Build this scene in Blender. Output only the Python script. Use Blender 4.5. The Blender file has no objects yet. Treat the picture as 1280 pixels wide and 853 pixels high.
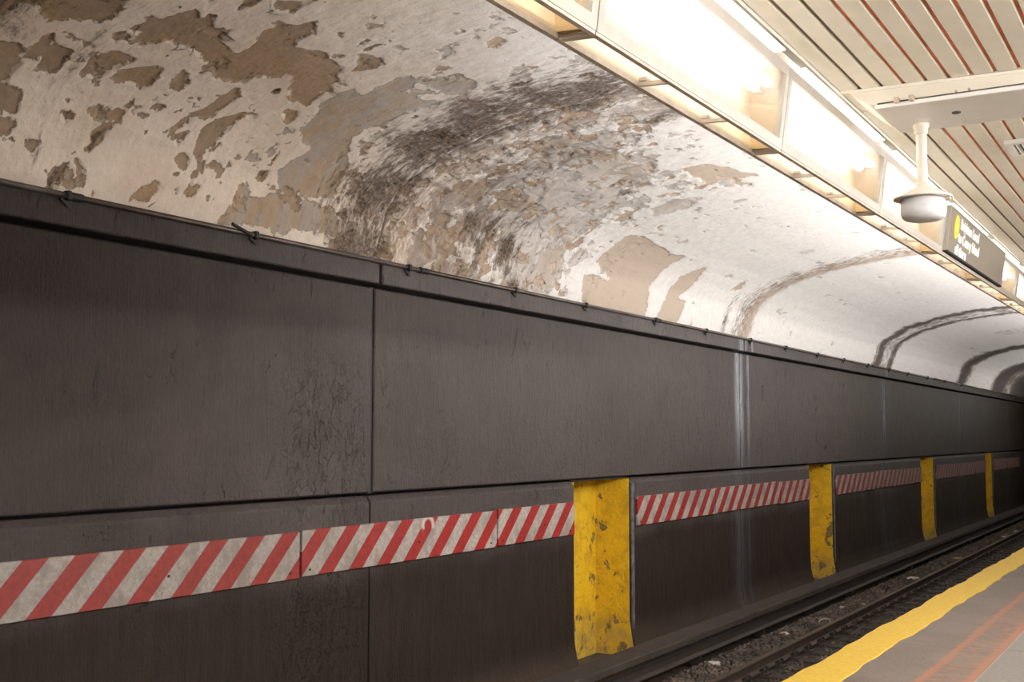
import bpy, math, random
import numpy as np
from mathutils import Vector, Matrix

S = bpy.context.scene
COL = S.collection
random.seed(7)
RNG = np.random.default_rng(11)
# World axes: +Y runs along the tunnel, the track wall is at x = -6.6, platform surface z = 0.

# ------------------------------------------------------------------ camera
F_PX = 1480.0
YAW = math.atan(871 / F_PX)
PITCH = math.atan(120.5 / F_PX)
cd = bpy.data.cameras.new('camera')
cam = bpy.data.objects.new('camera', cd)
COL.objects.link(cam)
cam.location = (0, 0, 1.6)
cam.rotation_euler = (math.pi / 2 + PITCH, 0, YAW)
cd.sensor_width = 36.0
cd.lens = F_PX / 1280 * 36.0
cd.clip_start = 0.05
cd.clip_end = 300
S.camera = cam

# ------------------------------------------------------------------ world, exposure
w = bpy.data.worlds.new('world')
S.world = w
w.use_nodes = True
w.node_tree.nodes['Background'].inputs[0].default_value = (0.9, 0.8, 0.7, 1)
w.node_tree.nodes['Background'].inputs[1].default_value = 0.006
S.view_settings.view_transform = 'Standard'
S.view_settings.look = 'None'
S.view_settings.gamma = 1
S.view_settings.use_curve_mapping = False
S.view_settings.exposure = 0.0

LAMP_COLOR = (1.0, 0.97, 0.94)
TUBE_STRENGTH = 14.0
FILL_BATTEN_STRENGTH = 290.0
REAR_LAMP_W = 62.0          # added unseen lamp behind each light box, aimed at the track
REAR_LAMP_GAIN = {0: .0, 1: .12, 2: .62, 3: 1.15, 4: 1.4, 5: 1.7, 6: 1.8, 7: 1.9, 8: 1.9, 9: 1.8, 10: 1.6, 11: 1.4, 12: 1.3, 13: 1.2, 14: 1.1, 15: 1.0, 16: .9, 17: .7, 18: .6, 19: .6, 20: .7, 21: .8, 22: .9, 23: 1.0, 24: 1.1, 25: 1.0, 26: .8}

def area_lamp(name, loc, direction, sx, sy, power, color):
    ld = bpy.data.lights.new(name, 'AREA')
    ld.shape = 'RECTANGLE'; ld.size = sx; ld.size_y = sy
    ld.energy = power; ld.color = color
    o = bpy.data.objects.new(name, ld)
    COL.objects.link(o)
    o.location = loc
    o.rotation_euler = Vector(direction).to_track_quat('-Z', 'Y').to_euler()
    return o

# ------------------------------------------------------------------ node helpers
class N:
    def __init__(s, name):
        s.m = bpy.data.materials.new(name); s.m.use_nodes = True
        s.t = s.m.node_tree; s.t.nodes.clear()
        s.out = s.t.nodes.new('ShaderNodeOutputMaterial')
    def n(s, typ, **kw):
        nd = s.t.nodes.new(typ)
        for k, v in kw.items(): setattr(nd, k, v)
        return nd
    def l(s, a, b): s.t.links.new(a, b)
    def put(s, sock, v):
        if v is None: return
        if hasattr(v, 'is_linked') or isinstance(v, bpy.types.NodeSocket): s.l(v, sock)
        else:
            if isinstance(v, (tuple, list)) and len(v) == 3 and sock.type == 'RGBA': v = (*v, 1)
            sock.default_value = v
    def pos(s): return s.n('ShaderNodeNewGeometry').outputs['Position']
    def objc(s): return s.n('ShaderNodeTexCoord').outputs['Object']
    def attr(s, name, vec=False):
        a = s.n('ShaderNodeAttribute', attribute_name=name)
        return a.outputs['Vector' if vec else 'Fac']
    def mapv(s, v, scale=(1, 1, 1), loc=(0, 0, 0)):
        m = s.n('ShaderNodeMapping'); s.put(m.inputs['Vector'], v)
        m.inputs['Scale'].default_value = scale; m.inputs['Location'].default_value = loc
        return m.outputs[0]
    def noise(s, v, scale, detail=4, rough=0.55, dist=0.0, color=False):
        m = s.n('ShaderNodeTexNoise'); s.put(m.inputs['Vector'], v)
        m.inputs['Scale'].default_value = scale; m.inputs['Detail'].default_value = detail
        m.inputs['Roughness'].default_value = rough; m.inputs['Distortion'].default_value = dist
        return m.outputs['Color' if color else 'Fac']
    def voro(s, v, scale, feature='F1', out='Distance', rnd=1.0):
        m = s.n('ShaderNodeTexVoronoi', feature=feature); s.put(m.inputs['Vector'], v)
        m.inputs['Scale'].default_value = scale; m.inputs['Randomness'].default_value = rnd
        return m.outputs[out]
    def math(s, op, a, b=None, c=None, clamp=False):
        m = s.n('ShaderNodeMath', operation=op, use_clamp=clamp)
        s.put(m.inputs[0], a); s.put(m.inputs[1], b); s.put(m.inputs[2], c)
        return m.outputs[0]
    def step(s, v, a, b, lo=0.0, hi=1.0):
        m = s.n('ShaderNodeMapRange', interpolation_type='SMOOTHSTEP')
        s.put(m.inputs['Value'], v)
        m.inputs['From Min'].default_value = a; m.inputs['From Max'].default_value = b
        m.inputs['To Min'].default_value = lo; m.inputs['To Max'].default_value = hi
        return m.outputs[0]
    def mix(s, f, a, b, mode='MIX'):
        m = s.n('ShaderNodeMix', data_type='RGBA', blend_type=mode)
        s.put(m.inputs[0], f); s.put(m.inputs[6], a); s.put(m.inputs[7], b)
        return m.outputs[2]
    def sep(s, v):
        m = s.n('ShaderNodeSeparateXYZ'); s.put(m.inputs[0], v); return m.outputs
    def bump(s, h, strength=0.5, dist=0.01, prev=None):
        m = s.n('ShaderNodeBump'); s.put(m.inputs['Height'], h)
        m.inputs['Strength'].default_value = strength; m.inputs['Distance'].default_value = dist
        if prev is not None: s.l(prev, m.inputs['Normal'])
        return m.outputs[0]
    def bsdf(s, col, rough=0.6, normal=None, metal=0.0, spec=0.5, emis=None, estr=0.0):
        b = s.n('ShaderNodeBsdfPrincipled')
        s.put(b.inputs['Base Color'], col); s.put(b.inputs['Roughness'], rough)
        s.put(b.inputs['Metallic'], metal); s.put(b.inputs['Specular IOR Level'], spec)
        if normal is not None: s.l(normal, b.inputs['Normal'])
        if emis: s.put(b.inputs['Emission Color'], emis); b.inputs['Emission Strength'].default_value = estr
        s.l(b.outputs[0], s.out.inputs[0])
        return b

def simple(name, col, rough=0.6, metal=0.0, var=0.12, scale=12, bump=0.15, bd=0.004, spec=0.5, dirt=None):
    k = N(name); p = k.objc()
    n = k.noise(p, scale, 6, 0.6)
    dark = tuple(c * (1 - var * 2) for c in col)
    c = k.mix(k.step(n, 0.3, 0.7), dark, col)
    if dirt:
        c = k.mix(k.step(k.noise(p, scale * .35, 7, 0.7), dirt[1], dirt[1] + .12), c, dirt[0])
    k.bsdf(c, rough, k.bump(k.noise(p, scale * 6, 4), bump, bd), metal, spec)
    return k.m

def emitter(name, col, strength):
    k = N(name); e = k.n('ShaderNodeEmission'); k.put(e.inputs[0], col); e.inputs[1].default_value = strength
    k.l(e.outputs[0], k.out.inputs[0]); return k.m

# ------------------------------------------------------------------ mesh helpers
class MB:
    def __init__(s): s.v = []; s.f = []; s.mi = []; s.smooth = False
    def face(s, idx, mi=0): s.f.append(idx); s.mi.append(mi)
    def box(s, x0, x1, y0, y1, z0, z1, mi=0, bev=0.0):
        if bev <= 0:
            b = len(s.v)
            s.v += [(x, y, z) for x in (x0, x1) for y in (y0, y1) for z in (z0, z1)]
            for q in ((0,1,3,2),(4,6,7,5),(0,4,5,1),(2,3,7,6),(0,2,6,4),(1,5,7,3)): s.face([b+i for i in q], mi)
            return s
        # chamfered box
        c = bev; b = len(s.v)
        pts = []
        X, Y, Z = (x0, x1), (y0, y1), (z0, z1)
        def sg(i): return 1 if i == 0 else -1
        idx = {}
        for i in (0,1):
            for j in (0,1):
                for k in (0,1):
                    idx[(i,j,k,'x')] = len(pts)+b; pts.append((X[i], Y[j]+sg(j)*c, Z[k]+sg(k)*c))
                    idx[(i,j,k,'y')] = len(pts)+b; pts.append((X[i]+sg(i)*c, Y[j], Z[k]+sg(k)*c))
                    idx[(i,j,k,'z')] = len(pts)+b; pts.append((X[i]+sg(i)*c, Y[j]+sg(j)*c, Z[k]))
        s.v += pts
        for i in (0,1):
            s.face([idx[(i,a,d,'x')] for a,d in ((0,0),(1,0),(1,1),(0,1))][::(1 if i else -1)], mi)
            s.face([idx[(a,i,d,'y')] for a,d in ((0,0),(0,1),(1,1),(1,0))][::(1 if i else -1)], mi)
            s.face([idx[(a,d,i,'z')] for a,d in ((0,0),(1,0),(1,1),(0,1))][::(1 if i else -1)], mi)
        for i in (0,1):
            for j in (0,1):
                o = 1 if (i+j) % 2 == 0 else -1
                s.face([idx[(i,j,0,'x')], idx[(i,j,0,'y')], idx[(i,j,1,'y')], idx[(i,j,1,'x')]][::-o], mi)
                s.face([idx[(i,0,j,'x')], idx[(i,0,j,'z')], idx[(i,1,j,'z')], idx[(i,1,j,'x')]][::o], mi)
                s.face([idx[(0,i,j,'y')], idx[(0,i,j,'z')], idx[(1,i,j,'z')], idx[(1,i,j,'y')]][::-o], mi)
        for i in (0,1):
            for j in (0,1):
                for k in (0,1):
                    o = 1 if (i+j+k) % 2 == 1 else -1
                    s.face([idx[(i,j,k,'x')], idx[(i,j,k,'y')], idx[(i,j,k,'z')]][::o], mi)
        return s
    def tube(s, a, b, r, n=12, r2=None, caps=True, mi=0):
        a = Vector(a); b = Vector(b); d = (b - a).normalized()
        u = d.orthogonal().normalized(); v = d.cross(u); r2 = r if r2 is None else r2
        k = len(s.v)
        for c, rr in ((a, r), (b, r2)):
            for i in range(n):
                t = 2*math.pi*i/n; s.v.append(tuple(c + (u*math.cos(t) + v*math.sin(t))*rr))
        for i in range(n):
            j = (i+1) % n; s.face([k+i, k+j, k+n+j, k+n+i], mi)
        if caps: s.face([k+i for i in range(n)][::-1], mi); s.face([k+n+i for i in range(n)], mi)
        return s
    def lathe(s, prof, c, n=32, mi=0):
        k = len(s.v); m = len(prof)
        for r, z in prof:
            for i in range(n):
                t = 2*math.pi*i/n; s.v.append((c[0]+r*math.cos(t), c[1]+r*math.sin(t), c[2]+z))
        for j in range(m-1):
            for i in range(n):
                i2 = (i+1) % n; s.face([k+j*n+i, k+j*n+i2, k+(j+1)*n+i2, k+(j+1)*n+i], mi)
        s.face([k+i for i in range(n)][::-1], mi); s.face([k+(m-1)*n+i for i in range(n)], mi)
        return s
    def extrude_y(s, prof, y0, y1, ny=1, closed=True, mi=0, caps=True):
        """prof: (x, z) outline swept along the tunnel"""
        k = len(s.v); m = len(prof)
        for a in range(ny+1):
            y = y0 + (y1-y0)*a/ny
            for x, z in prof: s.v.append((x, y, z))
        for a in range(ny):
            for i in range(m if closed else m-1):
                j = (i+1) % m; s.face([k+a*m+i, k+a*m+j, k+(a+1)*m+j, k+(a+1)*m+i], mi)
        if closed and caps:
            s.face([k+i for i in range(m)][::-1], mi); s.face([k+ny*m+i for i in range(m)], mi)
        return s
    def hexa(s, p, mi=0):
        """8 corners ordered like box (x,y,z nesting)"""
        b = len(s.v); s.v += [tuple(q) for q in p]
        for q in ((0,1,3,2),(4,6,7,5),(0,4,5,1),(2,3,7,6),(0,2,6,4),(1,5,7,3)): s.face([b+i for i in q], mi)
        return s
    def mesh(s, name, mats, off=(0,0,0)):
        me = bpy.data.meshes.new(name)
        ox, oy, oz = off
        me.from_pydata([(x-ox, y-oy, z-oz) for x, y, z in s.v], [], s.f)
        for m in (mats if isinstance(mats, (list, tuple)) else [mats]): me.materials.append(m)
        if any(s.mi): me.polygons.foreach_set('material_index', s.mi)
        if s.smooth: me.polygons.foreach_set('use_smooth', [True]*len(s.f))
        me.update()
        return me

def tag(o, label=None, cat=None, group=None, kind=None):
    if label: o['label'] = label
    if cat: o['category'] = cat
    if group: o['group'] = group
    if kind: o['kind'] = kind
    return o

def thing(name, label, cat, loc, group=None):
    o = bpy.data.objects.new(name, None); COL.objects.link(o); o.location = loc
    o.empty_display_size = 0.1
    return tag(o, label, cat, group)

def wpos(o):
    p = Vector(o.location)
    while o.parent is not None:
        o = o.parent; p += Vector(o.location)
    return p

def islands(mb):
    par = list(range(len(mb.v)))
    def fd(a):
        while par[a] != a: par[a] = par[par[a]]; a = par[a]
        return a
    for f in mb.f:
        r = fd(f[0])
        for i in f[1:]: par[fd(i)] = r
    gr = {}
    for k, f in enumerate(mb.f): gr.setdefault(fd(f[0]), []).append(k)
    out = []
    for ks in gr.values():
        n = MB(); n.smooth = mb.smooth; mp = {}
        for k in ks:
            q = []
            for i in mb.f[k]:
                if i not in mp: mp[i] = len(n.v); n.v.append(mb.v[i])
                q.append(mp[i])
            n.face(q, mb.mi[k])
        out.append(n)
    return out

def part(name, mb, mats, parent, loc=None, keep=False, **kw):
    """mb in world coordinates; the object's origin goes to loc (world) or stays on its parent"""
    if not keep and len(mb.f) < 3000:
        isl = islands(mb)
        if len(isl) > 1:
            for n in isl: r = part(name, n, mats, parent, loc, True, **kw)
            return r
    base = wpos(parent) if parent is not None else Vector((0,0,0))
    loc = Vector(loc) if loc is not None else base
    me = mb.mesh(name, mats, loc)
    o = bpy.data.objects.new(name, me); COL.objects.link(o)
    o.parent = parent; o.location = loc - base
    return tag(o, **kw)

def inst(name, me, parent, loc, rot=(0,0,0), scale=(1,1,1), **kw):
    """object sharing mesh me at world loc"""
    o = bpy.data.objects.new(name, me); COL.objects.link(o)
    base = wpos(parent) if parent is not None else Vector((0,0,0))
    o.parent = parent; o.location = Vector(loc) - base; o.rotation_euler = rot; o.scale = scale
    return tag(o, **kw)

def root(name, kind='structure', loc=(0,0,0), label=None):
    o = bpy.data.objects.new(name, None); COL.objects.link(o); o.location = loc
    return tag(o, label=label, kind=kind)

# ------------------------------------------------------------------ numpy gradient noise
_perm = RNG.permutation(512)
_grad = np.stack([np.cos(np.arange(512)*2.399963), np.sin(np.arange(512)*2.399963)], 1)
def perlin(x, y):
    xi = np.floor(x).astype(np.int64); yi = np.floor(y).astype(np.int64)
    xf = x - xi; yf = y - yi
    u = xf*xf*xf*(xf*(xf*6-15)+10); v = yf*yf*yf*(yf*(yf*6-15)+10)
    def g(ix, iy, dx, dy):
        h = _perm[(_perm[ix & 511] + iy) & 511]; gr = _grad[h]
        return gr[..., 0]*dx + gr[..., 1]*dy
    a = g(xi, yi, xf, yf); b = g(xi+1, yi, xf-1, yf); c = g(xi, yi+1, xf, yf-1); d = g(xi+1, yi+1, xf-1, yf-1)
    return (a + u*(b-a)) + v*((c + u*(d-c)) - (a + u*(b-a)))
def fbm(x, y, oct=4, rough=0.55, off=0.0):
    t = 0; a = 1.0; f = 1.0
    for i in range(oct):
        t = t + a*perlin(x*f + off + 17.3*i, y*f + off*1.7 + 5.1*i); a *= rough; f *= 2.03
    return t
def sst(x, a, b):
    t = np.clip((x-a)/(b-a), 0, 1); return t*t*(3-2*t)
def poly_sdf(px, py, poly):
    """signed distance, negative inside"""
    d = np.full(px.shape, 1e9); ins = np.zeros(px.shape, bool); n = len(poly)
    for i in range(n):
        ax, ay = poly[i]; bx, by = poly[(i+1) % n]
        ex, ey = bx-ax, by-ay; wx, wy = px-ax, py-ay
        t = np.clip((wx*ex+wy*ey)/(ex*ex+ey*ey+1e-12), 0, 1)
        d = np.minimum(d, (wx-ex*t)**2+(wy-ey*t)**2)
        c = (ay > py) != (by > py)
        with np.errstate(divide='ignore', invalid='ignore'):
            xx = ax + (py-ay)*(bx-ax)/(by-ay if by != ay else 1e-12)
        ins ^= c & (px < xx)
    return np.where(ins, -1, 1)*np.sqrt(d)
# ================================================================== MATERIALS
def vault_material():
    k = N('flaking vault paint')
    v = k.attr('suv', True)
    peel = k.attr('peel'); grey = k.attr('grey'); crumb = k.attr('crumb'); soot_dim = k.attr('soot_dim'); clean_lit = k.attr('clean_lit')
    rust = k.attr('rust')
    fine = k.noise(v, 9, 9, 0.68)
    fine2 = k.noise(v, 30, 6, 0.65)
    streak = k.noise(k.mapv(v, (5, 1.2, 1)), 5, 7, 0.62)
    big = k.noise(v, 1.1, 4, 0.55)
    # top coat
    aged = k.mix(k.step(big, .35, .65), (.68, .575, .485), (.79, .70, .615))
    aged = k.mix(k.step(fine, .30, .75), k.mix(0.35, aged, (.50, .38, .29)), aged)
    fresh = k.mix(k.step(fine, .28, .72), (.76, .72, .685), (.86, .835, .81))
    paint = k.mix(clean_lit, aged, fresh)
    paint = k.mix(k.step(streak, .58, .72, 0, .25), paint, (.55, .48, .42))
    # small dark specks and hairline cracks
    speck = k.math('MAXIMUM', k.step(k.noise(v, 48, 4, 0.6), .64, .70), k.step(k.noise(k.mapv(v, (1, .45, 1), (3, 3, 3)), 15, 7, .7), .665, .70))
    paint = k.mix(k.math('MULTIPLY', speck, .6), paint, (.24, .18, .14))
    # first under layer: tan plaster / lilac grey undercoat
    tan = k.mix(k.step(fine2, .3, .7), (.30, .205, .125), (.395, .28, .185))
    tan = k.mix(k.step(big, .40, .60), tan, k.mix(k.step(fine, .3, .7), (.275, .20, .14), (.37, .275, .20)))
    gry = k.mix(k.step(k.noise(k.mapv(v, (1.3, .7, 1)), 3.2, 7, .62, .8), .42, .58), (.385, .285, .195), (.37, .315, .27))
    gry = k.mix(k.step(k.noise(k.mapv(v, (2, .7, 1), (2, 8, 4)), 3.5, 7, .66, .6), .56, .72, 0, .7), gry, (.20, .155, .13))
    gry = k.mix(k.math('MULTIPLY', clean_lit, k.step(big, .3, .6, .3, 1.0)), gry, (.62, .57, .53))
    tanf = k.mix(clean_lit, tan, (.55, .455, .37))
    jag = k.math('MULTIPLY', k.math('SUBTRACT', fine, .5), .20)
    pm = k.step(k.math('ADD', peel, jag), -.003, .003)
    gm = k.step(k.math('ADD', grey, k.math('MULTIPLY', jag, 1.2)), -.006, .006)
    # two shallow flake layers of the crumbling zone
    f1 = k.attr('flake'); f2 = k.attr('flake2')
    fm1 = k.step(k.math('ADD', f1, k.math('MULTIPLY', jag, 1.0)), -.006, .006)
    fm2 = k.step(k.math('ADD', f2, k.math('MULTIPLY', jag, 1.0)), -.006, .006)
    col = k.mix(gm, paint, gry)
    lay = k.mix(clean_lit, k.mix(k.step(big, .42, .58), gry, tanf), k.mix(k.step(fine, .3, .7), (.52, .475, .44), (.66, .62, .59)))
    lay = k.mix(k.math('MULTIPLY', crumb, k.step(k.noise(k.mapv(v, (2.4, .8, 1), (5, 1, 2)), 2.4, 7, .66, .5), .46, .64, 0, .75)), lay, (.285, .225, .195))
    col = k.mix(fm1, col, lay)
    col = k.mix(fm2, col, k.mix(k.step(fine2, .3, .65), (.36, .265, .19), k.mix(clean_lit, (.42, .31, .22), (.55, .44, .35))))
    col = k.mix(pm, col, tanf)
    col = k.mix(k.math('MULTIPLY', k.step(k.math('ADD', crumb, k.math('MULTIPLY', k.math('SUBTRACT', fine, .5), 2.2)), .9, 1.25), .45), col, (.20, .15, .12))
    # soot / leak staining with ragged outline; also the dim far vault painted dark
    sn = k.noise(k.mapv(v, (2.6, 1, 1)), 7, 9, .72, .3)
    sl = k.math('MULTIPLY', k.math('SUBTRACT', k.noise(k.mapv(v, (.9, 1.6, 1)), 1.5, 7, .7, .4), .5), 1.1)
    sm = k.step(k.math('ADD', k.math('ADD', soot_dim, k.math('MULTIPLY', sl, k.step(soot_dim, .02, .3))), k.math('MULTIPLY', k.math('SUBTRACT', sn, .5), 1.5)), .30, .75)
    dk = k.step(soot_dim, .62, .95)
    scol = k.mix(k.step(fine2, .40, .64), k.mix(dk, (.082, .057, .042), (.036, .028, .025)), k.mix(dk, (.235, .175, .132), (.085, .068, .058)))
    col = k.mix(k.math('MULTIPLY', sm, .92), col, scol)
    rm = k.step(k.math('ADD', rust, k.math('MULTIPLY', k.math('SUBTRACT', sn, .5), 1.2)), .3, .8)
    col = k.mix(k.math('MULTIPLY', rm, .8), col, (.35, .25, .175))
    # lips and cracks
    cr = k.voro(k.mapv(v, (1, .75, 1)), 5.5, 'DISTANCE_TO_EDGE')
    cr2 = k.math('ADD', cr, k.math('MULTIPLY', k.math('SUBTRACT', fine, .5), .22))
    ck = k.math('MULTIPLY', k.step(k.math('ABSOLUTE', cr2), .0, .014, 1, 0), k.step(k.math('ADD', k.noise(v, 3.1, 3, .5), k.math('MULTIPLY', crumb, .06)), .62, .70))
    col = k.mix(k.math('MULTIPLY', ck, .85), col, (.07, .055, .045))
    h = k.math('ADD', k.math('MULTIPLY', k.math('ADD', pm, gm), -.5), k.math('MULTIPLY', k.math('ADD', fm1, fm2), -.5))
    h = k.math('SUBTRACT', h, k.math('MULTIPLY', ck, .9))
    h = k.math('ADD', h, k.math('MULTIPLY', fine, k.math('ADD', .18, k.math('MULTIPLY', crumb, .55))))
    h2 = k.math('ADD', k.math('MULTIPLY', fine2, .5), k.math('MULTIPLY', streak, .5))
    nrm = k.bump(h, .9, .016)
    nrm = k.bump(h2, .9, .013, nrm)
    k.bsdf(col, .8, nrm, 0, .1)
    return k.m

def wall_material(name, base, dark, rough, lower=False):
    k = N(name); p = k.pos()
    q = k.mapv(p, (1, 1, .12)); y, z = k.sep(p)[1], k.sep(p)[2]
    streak = k.noise(q, 14, 6, .65)
    vfine = k.noise(k.mapv(p, (1, 1, .05)), 60, 3, .6)
    big = k.noise(k.mapv(p, (1, .6, 1)), 1.0, 5, .6, .4)
    fine = k.noise(p, 34, 7, .66)
    mid = k.noise(k.mapv(p, (1, 1, .7)), 6, 7, .68, .5)
    col = k.mix(k.step(big, .34, .66), dark, base)
    col = k.mix(k.step(streak, .48, .72, 0, .45), col, tuple(c*.72 for c in dark))
    col = k.mix(k.step(vfine, .55, .7, 0, .16), col, tuple(min(1, c*1.9) for c in base))
    col = k.mix(k.step(mid, .55, .72, 0, .45), col, tuple(c*.62 for c in dark))
    col = k.mix(k.step(mid, .42, .30, 0, .35), col, tuple(c*1.45 for c in base))  # lighter mottling, glints of the gloss paint put into the colour
    # brake dust on the foot of the wall, brown
    zz = k.math('ADD', z, k.math('MULTIPLY', k.math('SUBTRACT', big, .5), .5))
    dust = k.step(zz, .22, .60, 1, 0)
    if lower:
        col = k.mix(k.math('MULTIPLY', dust, .94), col, k.mix(k.step(streak, .3, .7), (.017, .0105, .0070), (.031, .0205, .0145)))
        foot = k.step(k.math('ADD', z, k.math('MULTIPLY', k.math('SUBTRACT', k.noise(p, 1.6, 4, .6), .5), .35)), -1.1, -.72, 1, 0)
        col = k.mix(k.math('MULTIPLY', foot, .8), col, (.060, .042, .030))
    # far end browner, with its dimmer light put into the colour
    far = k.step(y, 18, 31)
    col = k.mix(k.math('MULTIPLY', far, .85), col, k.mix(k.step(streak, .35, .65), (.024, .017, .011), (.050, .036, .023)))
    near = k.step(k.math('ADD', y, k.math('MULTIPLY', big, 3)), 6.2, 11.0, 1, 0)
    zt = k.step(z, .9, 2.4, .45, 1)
    col = k.mix(k.math('MULTIPLY', k.math('MULTIPLY', near, zt), .68), col, (.024, .0185, .017))  # weaker light on the near upper wall put into the colour
    # lime leak down the 18.5 m joint and fainter ones further on
    lime = None
    for yc, wd, a in ((18.50, .17, 1.0), (18.95, .05, .7), (18.30, .03, .3), (28.45, .10, .35), (38.3, .12, .22)):
        d = k.math('ABSOLUTE', k.math('SUBTRACT', k.math('ADD', y, k.math('MULTIPLY', k.math('SUBTRACT', streak, .5), .12)), yc))
        m = k.math('MULTIPLY', k.step(d, wd*.35, wd*1.5, 1, 0), a)
        lime = m if lime is None else k.math('MAXIMUM', lime, m)
    ln = k.step(k.noise(k.mapv(p, (1, 1, .25)), 9, 8, .7), .30, .52)
    ln = k.math('MULTIPLY', k.math('MULTIPLY', lime, ln), k.step(z, 1.0, 2.2, .10, 1.0))
    col = k.mix(ln, col, (.42, .43, .46))
    # broad greyer halo around those joints
    halo = None
    for yc in (18.6, 28.45, 38.3, 47.9):
        d = k.math('ABSOLUTE', k.math('SUBTRACT', y, yc))
        m = k.step(d, .15, .85, .55, 0)
        halo = m if halo is None else k.math('MAXIMUM', halo, m)
    col = k.mix(k.math('MULTIPLY', halo, k.step(streak, .35, .6)), col, (.052, .050, .055))
    # blistered, flaking strips beside the first joint
    bl = k.step(k.math('ABSOLUTE', k.math('SUBTRACT', y, 8.05)), .1, .75, 1, 0)
    bl = k.math('MULTIPLY', bl, k.step(z, 2.5, 1.7))
    blister = k.noise(k.mapv(p, (1, 1.5, .8)), 5.0, 7, .6, .9)
    bh = k.math('MULTIPLY', k.step(blister, .50, .53), bl)
    bh = k.math('ADD', bh, k.math('MULTIPLY', k.step(k.noise(k.mapv(p, (1, 1.6, .7), (0, 4, 2)), 2.8, 8, .66, .6), .635, .65), .7))
    crack = k.voro(k.mapv(p, (1, 1.6, .45)), 1.9, 'DISTANCE_TO_EDGE')
    crack = k.math('ADD', crack, k.math('MULTIPLY', k.math('SUBTRACT', k.noise(p, 6, 5, .6), .5), .25))
    cm = k.math('MULTIPLY', k.step(k.math('ABSOLUTE', crack), 0, .006, 1, 0), k.step(k.noise(p, 1.7, 2, .5), .60, .66))
    col = k.mix(k.math('MULTIPLY', cm, .8), col, (.008, .006, .005))
    chip = k.step(k.noise(k.mapv(p, (1, 1, .55)), 19, 5, .6), .735, .76)
    col = k.mix(k.math('MULTIPLY', chip, .5), col, (.012, .010, .010))
    n1 = k.bump(k.math('ADD', k.math('MULTIPLY', bh, 1.0), k.math('MULTIPLY', cm, -1.0)), 1.0, .024)
    n2 = k.bump(k.math('ADD', k.math('MULTIPLY', fine, 1.0), k.math('MULTIPLY', k.math('ADD', vfine, streak), .6)), .9, .016, n1)
    n3 = k.bump(k.noise(k.mapv(p, (1, 1, .8)), 9, 8, .68, .4), .55, .035, n2)
    r = k.math('ADD', rough, k.math('MULTIPLY', k.math('SUBTRACT', fine, .5), .25))
    if lower: r = k.math('ADD', r, k.math('MULTIPLY', dust, .25))
    k.bsdf(col, r, n3, 0, k.math('MULTIPLY', k.math('SUBTRACT', 1.0, k.math('MULTIPLY', k.math('MAXIMUM', dust, k.math('MULTIPLY', near, .72)) if lower else k.math('MAXIMUM', near, far), .60)), .36))
    return k.m

def stripe_material():
    """hazard board print: red slants on white at 45 degrees, grime and painted-in near dimming on top"""
    k = N('red and white hazard print'); p = k.pos()
    y, z = k.sep(p)[1], k.sep(p)[2]
    t = k.math('FRACT', k.math('DIVIDE', k.math('SUBTRACT', k.math('SUBTRACT', y, z), 4.61), .412))
    red = k.math('MULTIPLY', k.step(t, .0, .012), k.step(t, .488, .50, 1, 0))
    fine = k.noise(p, 30, 7, .66); big = k.noise(p, 3.5, 6, .6)
    w = k.mix(k.step(fine, .3, .72), (.28, .24, .21), (.42, .38, .345))
    w = k.mix(k.step(big, .46, .62, 0, .8), w, (.225, .19, .165))
    r = k.mix(k.step(fine, .3, .7), (.22, .017, .015), (.33, .024, .020))
    r = k.mix(k.step(big, .48, .7, 0, .5), r, (.20, .022, .02))
    c = k.mix(red, w, r)
    c = k.mix(k.math('MULTIPLY', k.step(k.noise(p, 16, 6, .6), .68, .72), .75), c, (.09, .07, .06))
    rd = k.math('ABSOLUTE', k.math('SUBTRACT', k.math('SQRT', k.math('ADD', k.math('POWER', k.math('SUBTRACT', y, 9.58), 2.0), k.math('POWER', k.math('SUBTRACT', z, .745), 2.0))), .085))
    scr = k.math('MULTIPLY', k.step(rd, .008, .035, 1, 0), k.step(k.math('ADD', z, k.math('MULTIPLY', fine, .08)), .74, .78))
    c = k.mix(k.math('MULTIPLY', scr, .75), c, (.56, .52, .48))
    c = k.mix(k.math('MULTIPLY', k.step(k.math('ADD', y, k.math('MULTIPLY', big, 2)), 7.5, 11.5, 1, 0), .35), c, (.075, .055, .045))  # near boards darkened, the weaker light there put into the colour
    # boards turn darker and browner down the tunnel
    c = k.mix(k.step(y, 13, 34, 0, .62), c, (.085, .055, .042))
    k.bsdf(c, .5, k.bump(k.math('ADD', fine, k.math('MULTIPLY', big, 2)), .35, .006), 0, .25)
    return k.m

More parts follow.
